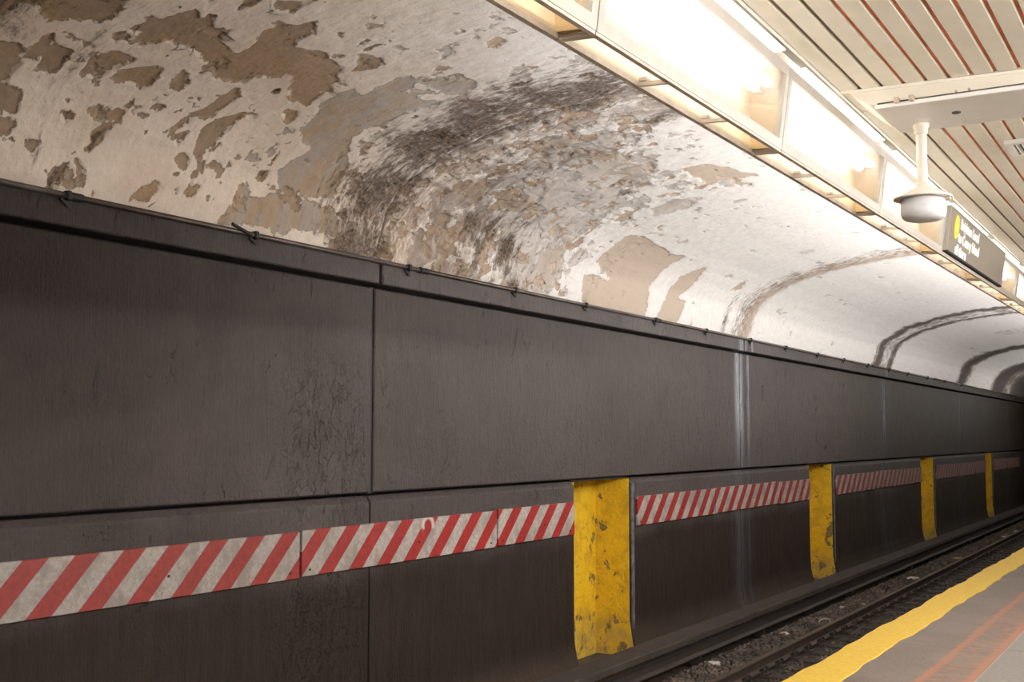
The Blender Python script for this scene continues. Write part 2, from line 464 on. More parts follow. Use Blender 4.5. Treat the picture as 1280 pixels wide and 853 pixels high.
def yellow_paint(name, floor=False):
    k = N(name); p = k.pos(); x, y, z = k.sep(p)
    fine = k.noise(p, 26, 7, .66); big = k.noise(p, 4.0, 6, .62)
    if floor:
        c = k.mix(k.step(fine, .3, .72), (.46, .285, .020), (.55, .365, .032))
        c = k.mix(k.step(k.noise(k.mapv(p, (8, 1, 1)), 3.0, 5, .6), .60, .74, 0, .45), c, (.56, .31, .04))
        c = k.mix(k.math('MULTIPLY', k.step(k.noise(k.mapv(p, (1, 3, 1)), 22, 5, .6), .66, .71), .5), c, (.30, .20, .06))
        k.bsdf(c, .62, k.bump(k.math('ADD', fine, big), .4, .01), 0, .35)
        return k.m
    c = k.mix(k.step(fine, .3, .7), (.68, .40, .012), (.80, .51, .020))
    c = k.mix(k.step(big, .46, .66, 0, .65), c, (.50, .285, .012))
    low = k.step(z, -1.2, -.55, 1, 0)
    c = k.mix(k.math('MULTIPLY', low, k.step(big, .35, .6, .25, .8)), c, (.40, .29, .10))
    chip = k.step(k.noise(k.mapv(p, (1, 1, .75)), 4.4, 7, .62, .4), .60, .615)
    chip2 = k.step(k.math('ADD', k.noise(k.mapv(p, (1, 1, .5)), 13, 6, .66), k.math('MULTIPLY', low, .08)), .665, .68)
    m = k.math('MAXIMUM', chip, chip2)
    c = k.mix(k.math('MULTIPLY', m, .88), c, k.mix(k.step(fine, .4, .6), (.10, .065, .03), (.20, .15, .09)))
    h = k.math('ADD', k.math('MULTIPLY', m, -1), k.math('MULTIPLY', k.step(k.noise(p, 3.2, 6, .6, .8), .48, .53), .7))
    k.bsdf(c, .5, k.bump(k.math('ADD', h, k.math('MULTIPLY', fine, .25)), .8, .014), 0, .45)
    return k.m

def platform_material():
    k = N('worn platform concrete'); p = k.pos(); x, y, z = k.sep(p)
    fine = k.noise(p, 40, 7, .7); big = k.noise(p, 1.8, 5, .6)
    sm = k.noise(k.mapv(p, (4.0, 10.0, 1)), 2.6, 6, .62)
    c = k.mix(k.step(fine, .3, .72), (.088, .066, .052), (.140, .110, .090))
    c = k.mix(k.step(big, .40, .66, 0, .55), c, (.155, .125, .105))
    c = k.mix(k.math('MULTIPLY', k.step(sm, .61, .66), .7), c, (.04, .03, .025))
    # inner walking slab, greyer
    gx = k.step(k.math('ADD', x, k.math('MULTIPLY', k.math('SUBTRACT', big, .5), .03)), -1.42, -1.40)
    c = k.mix(k.math('MULTIPLY', gx, .85), c, k.mix(k.step(fine, .3, .7), (.125, .112, .10), (.18, .165, .15)))
    # worn orange painted band between the edge strip and the slab
    xe = k.math('ADD', x, k.math('MULTIPLY', k.math('SUBTRACT', k.noise(p, 5, 6, .66), .5), .14))
    band = k.math('MULTIPLY', k.step(xe, -1.765, -1.73), k.step(x, -1.412, -1.404, 1, 0))
    wear = k.noise(k.mapv(p, (3.2, 8, 1)), 2.6, 8, .66)
    rim = k.math('MAXIMUM', k.step(x, -1.50, -1.42), k.step(x, -1.74, -1.66, 1, 0))
    cov = k.step(k.math('ADD', k.math('ADD', wear, k.math('MULTIPLY', rim, .22)), k.math('MULTIPLY', fine, .15)), .54, .72)
    c = k.mix(k.math('MULTIPLY', band, k.math('MULTIPLY', cov, .72)), c, (.28, .105, .045))
    sm2 = k.math('MULTIPLY', band, k.step(sm, .56, .62))
    c = k.mix(k.math('MULTIPLY', sm2, .45), c, (.16, .10, .07))
    k.bsdf(c, .7, k.bump(k.math('ADD', fine, big), .35, .006), 0, .35)
    return k.m

def ballast_material(name, a, b):
    k = N(name); p = k.pos()
    v = k.voro(p, 22, 'F1', 'Color')
    c = k.mix(k.sep(v)[0], a, b)
    c = k.mix(k.step(k.noise(p, 3, 5, .6), .4, .65, 0, .6), c, tuple(q*.55 for q in a))
    h = k.voro(p, 22, 'F1', 'Distance')
    k.bsdf(c, .85, k.bump(k.math('SUBTRACT', 1, h), .9, .03), 0, .3)
    return k.m

def glass_material():
    """slightly dusty fixture glass"""
    k = N('dusty fixture glass')
    t = k.n('ShaderNodeBsdfTransparent'); t.inputs[0].default_value = (.93, .93, .92, 1)
    g = k.n('ShaderNodeBsdfGlossy'); g.inputs[0].default_value = (1, 1, 1, 1); g.inputs['Roughness'].default_value = .08
    d = k.n('ShaderNodeBsdfTranslucent'); d.inputs[0].default_value = (.85, .82, .76, 1)
    lw = k.n('ShaderNodeLayerWeight'); lw.inputs[0].default_value = .25
    m1 = k.n('ShaderNodeMixShader'); m1.inputs[0].default_value = .10
    k.l(t.outputs[0], m1.inputs[1]); k.l(d.outputs[0], m1.inputs[2])
    m2 = k.n('ShaderNodeMixShader')
    k.l(k.math('MULTIPLY', lw.outputs['Fresnel'], .5), m2.inputs[0]); k.l(m1.outputs[0], m2.inputs[1]); k.l(g.outputs[0], m2.inputs[2])
    k.l(m2.outputs[0], k.out.inputs[0])
    return k.m

M_VAULT = vault_material()
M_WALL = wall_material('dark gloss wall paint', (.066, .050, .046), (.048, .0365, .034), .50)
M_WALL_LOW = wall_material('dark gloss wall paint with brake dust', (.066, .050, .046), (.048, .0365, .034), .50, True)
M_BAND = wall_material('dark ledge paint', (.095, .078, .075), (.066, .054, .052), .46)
M_GAP = simple('black joint gap', (.012, .011, .011), .8, var=.1)
M_JOINT = simple('dark joint filler', (.028, .028, .033), .55, var=.25)
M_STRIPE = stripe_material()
M_BOARD_EDGE = simple('board edge dark paint', (.06, .045, .04), .7)
M_YEL = yellow_paint('flaking yellow niche paint')
M_YEL_FLOOR = yellow_paint('yellow platform edge paint', True)
M_PLAT = platform_material()
M_CONC_DARK = simple('sooty concrete', (.075, .058, .046), .85, var=.2, scale=5, bump=.4, bd=.01)
M_BALLAST = ballast_material('sooty ballast bed', (.030, .022, .017), (.062, .048, .038))
M_STONE = ballast_material('ballast stones', (.055, .042, .033), (.19, .15, .12))
M_TIE = simple('greasy timber', (.034, .024, .017), .75, var=.3, scale=9, bump=.5, bd=.008)
M_RAIL_SIDE = simple('rusty rail steel', (.085, .058, .042), .6, .3, var=.2, scale=8, bump=.3)
M_RAIL_TOP = simple('worn rail head', (.17, .125, .09), .38, .6, var=.12, scale=6, bump=.1)
M_THIRD = simple('grimy third rail', (.060, .048, .042), .5, .3, var=.15, scale=5, bump=.2)
M_COVER = simple('sooty cover board', (.042, .030, .022), .8, var=.15, scale=3, bump=.3)
M_CLIP = simple('rusty clip iron', (.050, .034, .024), .7, .2, var=.3, scale=20)
M_PIPE = simple('dull conduit metal', (.135, .105, .09), .35, .55, var=.2, scale=4, bump=.15)
M_CLAMP = simple('sooty clamp iron', (.016, .012, .010), .7, var=.3, scale=20)
M_STRIP = simple('scuffed galvanised angle', (.20, .20, .22), .5, .3, var=.3, scale=9, dirt=((.06, .05, .05), .52))
M_FRAME = simple('cream fixture frame', (.42, .385, .345), .45, var=.07, scale=7, bump=.1, dirt=((.36, .32, .28), .62))
M_FRAME_LIFT = simple('fixture rail lightened against shade', (.58, .50, .42), .5, var=.15, scale=9)  # lighter than the frame, shade on these rails offset in the colour
M_INNER = simple('cream fixture interior', (.70, .56, .37), .5, var=.06, scale=5, bump=.05)
M_ENDSHADE = simple('shaded cream fixture end', (.50, .35, .17), .5, var=.06, scale=5, bump=.05)  # darker than the interior, weaker light on the ends put into the colour
M_GLASS = glass_material()
M_TUBE = emitter('lit fluorescent tube', LAMP_COLOR, TUBE_STRENGTH)
M_TUBE_B = emitter('added fill tube', LAMP_COLOR, FILL_BATTEN_STRENGTH)
M_TOPGLOW = emitter('glow of the top light slot', (1.0, .96, .90), 2.6)
M_REAR = emitter('added rear glow', LAMP_COLOR, 2.0)
M_CAP = simple('tube end cap', (.6, .6, .58), .4, .4)
M_SLAT = simple('cream ceiling slat', (.84, .80, .70), .5, var=.03, scale=6, bump=.12, dirt=((.78, .735, .635), .62))
M_CEILBACK = simple('rust red backing above slats', (.80, .24, .13), .8, var=.2, scale=5)
M_VOIDBROWN = simple('brown backing above slats', (.26, .20, .15), .8)
M_TRIMCREAM = simple('cream painted steel', (.82, .765, .665), .45, var=.05, scale=5, bump=.08)
M_PLATE = simple('white cover plate', (.88, .865, .85), .42, var=.03, scale=4, bump=.05)
M_STEM = simple('cream pendant stem', (.70, .64, .56), .4, var=.05)
M_DRUM = simple('pale grey drum', (.60, .60, .62), .45, var=.04)
M_DARKHOLE = simple('dark hole', (.10, .09, .08), .7)
M_SIGN = simple('glare lightened sign panel', (.235, .205, .17), .28, var=.05, scale=4, bump=.03)  # black panel painted lighter, lamp glare put into its colour
M_SIGN_WHITE = simple('white sign lettering', (.95, .95, .94), .5, var=.0)
M_SIGN_YELLOW = simple('yellow sign disc', (.92, .62, .06), .5, var=.02)
M_PAPER = simple('dirty white litter', (.52, .47, .42), .7, var=.15, scale=30)
M_PAPER_Y = simple('dirty yellow litter', (.36, .27, .12), .7, var=.15, scale=30)
M_CLEARP = simple('clouded plastic', (.34, .33, .32), .3, var=.15, scale=30)

# peeled patches of the vault as (distance along tunnel, arc length up the vault) in metres: t tan plaster, g lilac grey undercoat, d sooty hole
PATCHES=[
('t',[(4.01,1.22),(4.76,1.67),(4.79,1.53),(4.84,1.44),(4.79,1.32),(4.66,1.3),(4.59,1.24),(4.54,1.22),(4.38,1.26),(4.29,1.23),(4.28,1.16),(4.28,1.08),(4.16,1.0)]),
('t',[(4.31,0.89),(4.49,0.97),(4.57,0.9),(4.57,1.07),(4.62,1.11),(4.7,1.03),(4.84,1.04),(4.83,0.89),(4.8,0.78),(4.72,0.8),(4.69,0.89),(4.65,0.86),(4.59,0.72),(4.6,0.66),(4.47,0.61)]),
('t',[(4.47,0.61),(4.6,0.66),(4.73,0.62),(4.76,0.5),(4.7,0.46),(4.54,0.45)]),
('t',[(4.96,1.01),(4.98,1.13),(5.09,1.15),(5.25,1.15),(5.21,1.07),(5.15,0.97),(5.13,0.87),(5.0,0.9)]),
('t',[(5.19,0.92),(5.23,1.01),(5.4,1.16),(5.46,1.12),(5.5,0.97),(5.47,0.93),(5.38,0.94),(5.27,0.89)]),
('t',[(5.01,1.38),(4.99,1.58),(5.1,1.58),(5.13,1.64),(5.33,1.43),(5.18,1.29),(5.09,1.36)]),
('t',[(5.05,1.57),(5.09,1.69),(5.18,1.76),(5.27,1.68),(5.28,1.77),(5.33,1.79),(5.44,1.68),(5.53,1.68),(5.53,1.61),(5.68,1.56),(5.76,1.55),(5.79,1.63),(5.71,1.85),(5.75,1.98),(5.86,2.13),(6.03,2.03),(5.97,1.89),(6.05,1.82),(6.23,1.9),(6.5,1.81),(6.72,1.66),(6.77,1.46),(6.76,1.29),(6.6,1.3),(6.44,1.36),(6.35,1.52),(6.3,1.46),(6.08,1.4),(6.08,1.27),(5.98,1.26),(5.88,1.22),(5.74,1.28),(5.61,1.37),(5.46,1.44),(5.24,1.36)]),
('t',[(5.42,2.17),(5.63,2.37),(5.65,2.26),(5.63,2.14),(5.52,2.11)]),
('t',[(5.38,1.93),(5.4,2.08),(5.39,2.12),(5.32,2.08),(5.34,2.0)]),
('t',[(5.65,0.96),(5.61,1.19),(5.75,1.17),(5.79,1.09),(5.75,0.99)]),
('t',[(6.04,1.08),(6.09,1.19),(6.23,1.15),(6.18,0.98),(6.16,0.88),(6.09,0.92)]),
('d',[(6.38,1.28),(6.38,1.38),(6.43,1.36),(6.44,1.27)]),
('t',[(4.61,0.38),(4.7,0.44),(4.77,0.39),(4.73,0.34),(4.63,0.3)]),
('d',[(5.05,0.57),(5.12,0.6),(5.15,0.54),(5.11,0.5)]),
('t',[(5.27,0.62),(5.3,0.7),(5.37,0.63),(5.42,0.69),(5.49,0.7),(5.49,0.62),(5.39,0.63),(5.31,0.6)]),
('t',[(5.46,0.74),(5.49,0.81),(5.51,0.76),(5.48,0.72)]),
('d',[(5.37,0.51),(5.47,0.59),(5.43,0.46),(5.37,0.35),(5.32,0.36),(5.35,0.42),(5.33,0.46)]),
('t',[(5.28,0.28),(5.35,0.26),(5.38,0.2),(5.33,0.15),(5.29,0.21)]),
('t',[(5.81,0.11),(5.83,0.2),(6.0,0.26),(6.04,0.22),(5.96,0.11),(5.87,0.09)]),
('d',[(5.15,0.2),(5.21,0.22),(5.18,0.14),(5.17,0.03),(5.12,0.03),(5.1,0.1)]),
('t',[(5.95,0.8),(6.08,0.98),(6.15,1.02),(6.19,0.89),(6.06,0.81),(5.99,0.68),(5.93,0.67)]),
('t',[(5.95,0.63),(6.06,0.69),(6.06,0.58)]),
('t',[(6.19,0.7),(6.21,0.86),(6.38,0.97),(6.39,0.83),(6.39,0.71),(6.37,0.61),(6.3,0.5),(6.2,0.54)]),
('t',[(6.11,0.46),(6.15,0.52),(6.23,0.48),(6.2,0.4)]),
('t',[(6.24,0.23),(6.3,0.31),(6.4,0.3),(6.35,0.19)]),
('t',[(6.15,0.24),(6.21,0.28),(6.2,0.2)]),
('t',[(6.97,0.6),(6.99,0.76),(7.02,0.82),(7.05,0.69),(7.02,0.6)]),
('t',[(6.44,0.99),(6.51,1.02),(6.5,0.98)]),
('t',[(6.7,1.15),(6.77,1.17),(6.8,1.08)]),
('d',[(6.96,0.49),(6.96,0.56),(7.04,0.57),(7.02,0.47)]),
('g',[(6.74,0.33),(6.79,0.41),(6.89,0.4),(6.93,0.31),(7.01,0.33),(7.14,0.4),(7.24,0.36),(7.46,0.43),(7.52,0.37),(7.66,0.42),(7.97,0.4),(8.02,0.3),(8.07,0.17),(6.7,0.07)]),
('g',[(6.99,0.98),(6.98,1.13),(7.11,1.3),(7.31,1.31),(7.73,0.89),(7.97,0.48),(7.51,0.44),(7.23,0.47),(7.14,0.6),(7.25,0.86),(7.13,0.95)]),
('t',[(6.23,1.87),(6.43,1.82),(6.58,1.82),(6.68,1.64),(6.79,1.5),(6.74,1.42)]),
('g',[(6.86,1.49),(6.89,1.67),(7.03,1.65),(7.01,1.97),(7.08,2.06),(7.23,2.05),(7.28,1.84),(7.58,1.83),(7.72,1.93),(7.65,1.7),(7.65,1.42),(7.49,1.1),(7.38,0.87),(6.98,1.1),(6.86,1.35)]),
('g',[(7.31,2.08),(7.34,2.31),(7.61,2.34),(7.77,2.11),(7.6,2.01),(7.42,2.0)]),
('t',[(6.57,1.95),(6.5,2.04),(6.66,2.09),(6.73,2.05),(6.66,1.84)]),
('t',[(7.16,2.16),(7.12,2.29),(7.18,2.31)]),
('t',[(6.1,2.12),(6.09,2.2),(6.19,2.12)]),
('t',[(6.95,2.8),(6.94,2.9),(7.04,2.9),(7.09,2.8)]),
('t',[(13.42,0.41),(12.86,0.57),(12.95,1.13),(13.44,1.13),(14.44,1.05),(14.79,1.06),(14.62,0.43),(14.82,0.14),(14.74,0.01),(12.88,0.02),(12.72,0.4)]),
('t',[(15.31,0.52),(15.3,0.71),(15.65,1.05),(15.95,0.71),(15.71,0.43),(15.96,0.37),(15.91,0.03),(15.12,-0.0)]),
('t',[(17.29,0.73),(17.32,0.99),(17.54,0.85)]),
('g',[(12.35,1.65),(12.27,2.0),(12.6,2.28),(12.87,1.89),(12.7,1.52)]),
('t',[(11.28,2.48),(11.28,2.73),(11.57,2.87),(12.19,3.02),(12.07,2.49)]),
('g',[(9.21,1.85),(9.35,2.21),(10.22,2.31),(10.79,2.44),(11.31,2.15),(11.29,1.83),(11.93,1.37),(11.98,0.87),(12.18,0.33),(11.95,0.03),(11.56,0.02),(10.83,0.23),(10.18,1.06)]),
]
# ================================================================== VAULT
PROF = [(6.60,3.20),(6.56,3.30),(6.44,3.66),(6.28,3.84),(6.09,3.97),(5.85,4.085),(5.58,4.17),(5.2,4.27),(4.8,4.335),(4.4,4.385),(3.97,4.425),(3.5,4.45),(3.0,4.46),(2.6,4.46),(1.81,4.44)]
pu = [0.0]
for i in range(1, len(PROF)): pu.append(pu[-1] + math.hypot(PROF[i][0]-PROF[i-1][0], PROF[i][1]-PROF[i-1][1]))
UU = np.linspace(0, pu[-1], 1200)
px_ = np.interp(UU, pu, [p[0] for p in PROF]); pz_ = np.interp(UU, pu, [p[1] for p in PROF])
kk = np.exp(-np.linspace(-2, 2, 61)**2); kk /= kk.sum()
def smo(a):
    e = np.concatenate([2*a[0]-a[30:0:-1], a, 2*a[-1]-a[-2:-32:-1]]); return np.convolve(e, kk, 'valid')
PX, PZ = smo(px_), smo(pz_)

def build_vault():
    ss = [-3.0, -1.0, 0.5, 1.5, 2.3, 2.9, 3.3, 3.6]
    s = 3.8
    while s < 58:
        ss.append(s); s += min(.25, max(.0085, .0068*(s/5)**2))
    us = []; u = 0.0
    while u < 3.7: us.append(u); u += .0125 if u < 2.6 else .018
    while u < pu[-1]: us.append(u); u += .12
    us.append(pu[-1])
    s = np.array(ss); u = np.array(us); ns, nu = len(s), len(u)
    SS, US = np.meshgrid(s, u, indexing='ij')
    # ragged outline noise shared by the layers
    wob = .055*fbm(SS*3.2, US*3.2, 5, .6) 
    peel = np.full(SS.shape, -1.0); grey = np.full(SS.shape, -1.0); soot_dim = np.zeros(SS.shape)
    for kind, poly in PATCHES:
        P = np.array(poly); a0, a1 = P[:, 0].min()-.4, P[:, 0].max()+.4
        i0, i1 = np.searchsorted(s, a0), np.searchsorted(s, a1)
        j0, j1 = np.searchsorted(u, P[:, 1].min()-.4), np.searchsorted(u, P[:, 1].max()+.4)
        if i1 <= i0 or j1 <= j0: continue
        sl = (slice(i0, i1), slice(j0, j1))
        d = -poly_sdf(SS[sl], US[sl], poly)
        if kind == 't': peel[sl] = np.maximum(peel[sl], d)
        elif kind == 'g': grey[sl] = np.maximum(grey[sl], d)
        else:
            peel[sl] = np.maximum(peel[sl], d)
            soot_dim[sl] = np.maximum(soot_dim[sl], .75*sst(d, -.02, .03))
    peel = peel + wob*1.0; grey = grey + wob*1.2
    # scattered small losses
    n2 = fbm(SS*2.1, US*2.1, 5, .58, 31.0)
    dens = .60 - .16*np.exp(-((SS-10.8)/2.6)**2) + .30*sst(SS, 13.0, 17.5) + .06*sst(US, 2.4, 3.2)
    peel = np.maximum(peel, (n2-dens)*.35)
    # crumbling zone around and beyond the first joint
    low = np.exp(-((US-.2)/1.3)**2)
    crumb = np.exp(-((SS-9.6)/1.7)**2) + .75*np.exp(-((SS-11.8)/1.8)**2)*(.45+.55*low) + .22*np.exp(-((SS-5.9)/1.6)**2)
    crumb = crumb*(.9+.5*fbm(SS*.7, US*.7, 3, .5, 7.0)) - .55*sst(US, 2.3, 3.3)*sst(SS, 8.9, 10)
    crumb = crumb - .5*sst(SS, 14, 17)
    crumb = np.clip(crumb, -.6, 1.2)
    def band(c, wd, amp): return amp*np.exp(-((SS-c)/wd)**2)
    d1 = 8.32 + .10*np.sin(US*2.2) + .08*fbm(SS*0+US*1.5, US*.9, 3, .5)
    soot_dim = np.maximum(soot_dim, band(d1, .72, .72))
    soot_dim = np.maximum(soot_dim, np.exp(-((SS-8.70)/.030)**2)*.85)
    soot_dim = np.maximum(soot_dim, band(7.75, .22, .45)*np.exp(-((US-1.4)/.8)**2))
    soot_dim = np.maximum(soot_dim, band(4.95-.05*US, .12, .34))
    soot_dim = np.maximum(soot_dim, band(17.7, .16, .62)*np.exp(-((US-.3)/.5)**2))
    soot_dim = np.maximum(soot_dim, band(18.35, .60, .46))
    soot_dim = np.maximum(soot_dim, band(16.9, .5, .36)*np.exp(-((US-2.1)/.35)**2))
    soot_dim = np.maximum(soot_dim, band(16.4, .12, .42)*np.exp(-((US-.1)/.3)**2))
    rg = fbm(SS*.25, US*1.7, 4, .6, 71.0)*1.5
    soot_dim = np.maximum(soot_dim, band(27.7+.25*rg, .40, .9)); soot_dim = np.maximum(soot_dim, band(28.9+.2*rg, .42, .85)); soot_dim = np.maximum(soot_dim, band(28.3, .9, .5))
    soot_dim = np.maximum(soot_dim, band(33.6, 1.3, .44)*sst(US, 1.8, 2.6))
    soot_dim = np.maximum(soot_dim, band(38.5+.3*rg, 1.0, 1.0)); soot_dim = np.maximum(soot_dim, .95*sst(SS, 43.0, 45.2)*(1-.35*np.exp(-((SS-48)/1.2)**2)))  # unlit far end of the vault painted dark
    soot_dim = np.maximum(soot_dim, .52*np.clip(fbm(SS*2.6, US*1.1, 4, .6, 41.0)*2.2-.95, 0, 1)*(1-sst(SS, 9, 12)))
    blot = np.clip(fbm(SS*1.5, US*.75, 4, .6, 23.0)*1.6, 0, 1)
    soot_dim = np.maximum(soot_dim, .80*blot*np.clip(crumb, 0, 1))
    soot_dim = np.maximum(soot_dim, .62*np.exp(-((SS-4.2)/.35)**2)*np.exp(-((US-1.3)/.55)**2))
    rust = np.maximum(band(9.05, .60, .52), band(18.7, .40, .75)); rust = np.maximum(rust, band(19.2, .3, .32)*np.exp(-(US/.7)**2))
    rust = np.maximum(rust, band(7.6, .7, .30)*np.exp(-((US-.6)/.7)**2))
    clean_lit = sst(SS + .5*fbm(SS*.5, US*.5, 3, .5, 3.0) + 1.35*US, 7.9, 12.6)  # fresher paint down the tunnel; crown lamplight also put into the colour
    # relief: coats stand proud of bared plaster, swollen lumps where it crumbles
    disp = -.010*sst(peel, -.004, .006)*0 + .015*sst(peel, -.006, .006) + .007*sst(grey, -.006, .006)
    lump = fbm(SS*3.0, US*2.4, 4, .55, 11.0)
    cz = np.clip(crumb, 0, 1.2)
    flake = (fbm(SS*2.4, US*2.9, 6, .64, 51.0) - .62 + .66*cz)*.25
    flake2 = (fbm(SS*3.1, US*3.4, 6, .62, 83.0) - .80 + .62*cz)*.25
    disp = disp + .009*sst(flake, -.005, .005) + .010*sst(flake2, -.005, .005)
    disp = disp + cz*(.034*lump + .007*fbm(SS*14, US*11, 3, .6, 3.0))
    disp = disp + .010*fbm(SS*.9, US*.9, 3, .5, 5.0) + .003*fbm(SS*12, US*12, 2, .5, 9.0)
    disp = disp + .030*np.exp(-((SS-8.70)/.035)**2) - .02*np.exp(-((SS-8.85)/.10)**2)
    for c in (18.55, 28.45, 38.35, 48.1): disp = disp - .035*np.exp(-((SS-c-.12)/.12)**2) + .03*np.exp(-((SS-c+.1)/.05)**2)
    disp = disp*sst(US, 0, .05)
    X = np.interp(US, UU, PX); Z = np.interp(US, UU, PZ)
    tx = np.interp(US+.02, UU, PX)-np.interp(US-.02, UU, PX); tz = np.interp(US+.02, UU, PZ)-np.interp(US-.02, UU, PZ)
    L = np.hypot(tx, tz); nx, nz = -tz/L, tx/L           # in (perp, z): towards the rock
    sgn = np.sign(nx*(X-4.0)+nz*(Z-2.5)); nx *= sgn; nz *= sgn
    X = X+nx*disp; Z = Z+nz*disp
    V = np.stack([-X, SS, Z], -1).reshape(-1, 3).astype(np.float32)
    a = np.arange(ns*nu).reshape(ns, nu)
    Q = np.stack([a[:-1, :-1], a[1:, :-1], a[1:, 1:], a[:-1, 1:]], -1).reshape(-1, 4)
    me = bpy.data.meshes.new('ceiling')
    me.vertices.add(len(V)); me.vertices.foreach_set('co', V.ravel())
    me.loops.add(Q.size); me.loops.foreach_set('vertex_index', Q.ravel().astype(np.int32))
    me.polygons.add(len(Q)); me.polygons.foreach_set('loop_start', np.arange(0, Q.size, 4, dtype=np.int32))
    me.polygons.foreach_set('loop_total', np.full(len(Q), 4, dtype=np.int32))
    me.polygons.foreach_set('use_smooth', np.ones(len(Q), dtype=bool))
    me.update(calc_edges=True)
    for nm, A in (('peel', peel), ('grey', grey), ('crumb', crumb), ('soot_dim', soot_dim), ('rust', rust), ('clean_lit', clean_lit), ('flake', flake), ('flake2', flake2)):
        at = me.attributes.new(nm, 'FLOAT', 'POINT'); at.data.foreach_set('value', A.ravel().astype(np.float32))
    at = me.attributes.new('suv', 'FLOAT_VECTOR', 'POINT')
    at.data.foreach_set('vector', np.stack([SS, US, SS*0], -1).reshape(-1).astype(np.float32))
    me.materials.append(M_VAULT)
    o = bpy.data.objects.new('ceiling', me); COL.objects.link(o)
    tag(o, 'curved concrete tunnel vault with peeling cream and white paint over the track', kind='structure')
    return o
build_vault()

# ================================================================== WALL
J = [-1.2, 8.70, 18.55, 28.45, 38.35, 48.1, 58.0]
NICHES = [(12.71, 14.29), (22.38, 23.97), (32.43, 34.12), (42.8, 44.2)]
wall = root('wall_left', label='dark painted tunnel wall of large concrete panels behind the track')
for a, b in zip(J[:-1], J[1:]):
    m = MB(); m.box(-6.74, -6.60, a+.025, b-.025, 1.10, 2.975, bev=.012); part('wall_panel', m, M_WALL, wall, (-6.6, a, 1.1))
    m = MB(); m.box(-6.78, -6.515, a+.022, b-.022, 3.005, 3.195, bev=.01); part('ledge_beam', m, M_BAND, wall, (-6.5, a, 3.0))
    m = MB(); m.box(-6.70, -6.625, b-.03, b+.03, 1.09, 2.98); m.box(-6.76, -6.555, b-.024, b+.024, 3.01, 3.19); part('joint_filler', m, M_JOINT, wall, (-6.6, b, 1.1))
LOWP = [(-6.665,1.068),(-6.625,1.018),(-6.62,1.0),(-6.62,-.70),(-6.612,-.85),(-6.585,-1.0),(-6.53,-1.15),(-6.45,-1.30),(-6.45,-1.4),(-6.76,-1.4),(-6.76,1.068)]
cuts = sorted(set(J + [x for n in NICHES for x in n]))
for a, b in zip(cuts[:-1], cuts[1:]):
    if any(abs(a-n0) < 1e-6 for n0, n1 in NICHES): continue
    g0 = .012 if a in J else 0; g1 = .012 if b in J else 0
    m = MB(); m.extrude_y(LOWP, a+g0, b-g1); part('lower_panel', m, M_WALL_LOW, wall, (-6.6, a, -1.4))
    m = MB(); m.box(-6.84, -6.765, a, b, -1.4, 3.2); part('backing', m, M_GAP, wall, (-6.8, a, -1.4))
for n0, n1 in NICHES:
    m = MB(); m.box(-6.84, -6.765, n0, n1, 1.07, 3.2); part('backing', m, M_GAP, wall, (-6.8, n0, 1.07))
m = MB()
for b in J[1:-1]: m.box(-6.70, -6.645, b-.012, b+.012, -1.3, 1.02)
part('joint_filler', m, M_JOINT, wall, (-6.6, J[1], -1.3))

side = ['yellow painted refuge niche nearest the viewer, with a bright back and a darker flaking jamb',
        'second yellow refuge niche along the wall, between the long striped board runs',
        'third yellow refuge niche along the wall, small, before the dim tunnel end',
        'farthest and smallest yellow refuge niche in the dark end of the tunnel']
for (a, b), lab in zip(NICHES, side):
    t = thing('refuge_niche', lab, 'niche', (-6.62, (a+b)/2, -1.25))
    # back panel with a ragged top of the paint line
    m = MB(); m.box(-7.17, -7.11, a, b, -1.30, 1.06); part('back_panel', m, M_YEL, t)
    for nm, y0, y1 in (('jamb', b-.018, b-.001), ('jamb', a+.001, a+.018)):
        m = MB(); ny = 20
        m.box(-7.12, -6.63, y0, y1, -1.30, 1.062)
        if y0 > a+1:
            # painted plaster foot that flares like the wall
            m.hexa([(-6.63, y0, -1.25), (-6.63, y0, -.8), (-6.63, y1, -1.25), (-6.63, y1, -.8), (-6.56, y0, -1.25), (-6.625, y0, -.8), (-6.56, y1, -1.25), (-6.625, y1, -.8)])
        part(nm, m, M_YEL, t)
    m = MB(); m.box(-7.12, -6.66, a, b, 1.066, 1.11); part('soffit', m, M_GAP, t)
    m = MB(); m.box(-7.12, -6.5, a, b, -1.40, -1.235, bev=.02); part('sill', m, M_CONC_DARK, t)
    m = MB(); m.box(-6.618, -6.605, b+.03, b+.115, -1.0, 1.0)
    part('corner_angle', m, M_STRIP, t, label='scuffed pale metal angle on the right edge')

# red and white boards
BO = [(4.55, 7.70, 'striped board running out of the left edge'),
      (7.73, 10.87, 'striped board with a scraped ring near its top, second from the left'),
      (10.90, 12.66, 'short striped board touching the left side of the nearest yellow niche'),
      (14.46, 17.33, 'striped board directly right of the nearest yellow niche'),
      (17.35, 20.50, 'striped board crossing below the white lime streak on the wall'),
      (20.53, 22.33, 'short striped board touching the left side of the second yellow niche'),
      (24.14, 27.30, 'striped board directly right of the second yellow niche'),
      (27.33, 28.95, 'short striped board in the middle between the second and third yellow niche'),
      (28.98, 32.38, 'striped board touching the left side of the third yellow niche'),
      (34.30, 37.50, 'faint striped board directly right of the third yellow niche'),
      (37.53, 40.60, 'faint dull striped board midway between the third and farthest niche'),
      (40.63, 42.75, 'faint dull striped board touching the left of the farthest niche'),
      (44.40, 47.60, 'farthest but one striped board, dim, right of the farthest niche'),
      (47.63, 50.90, 'farthest striped board, nearly lost in the dark at the right edge')]
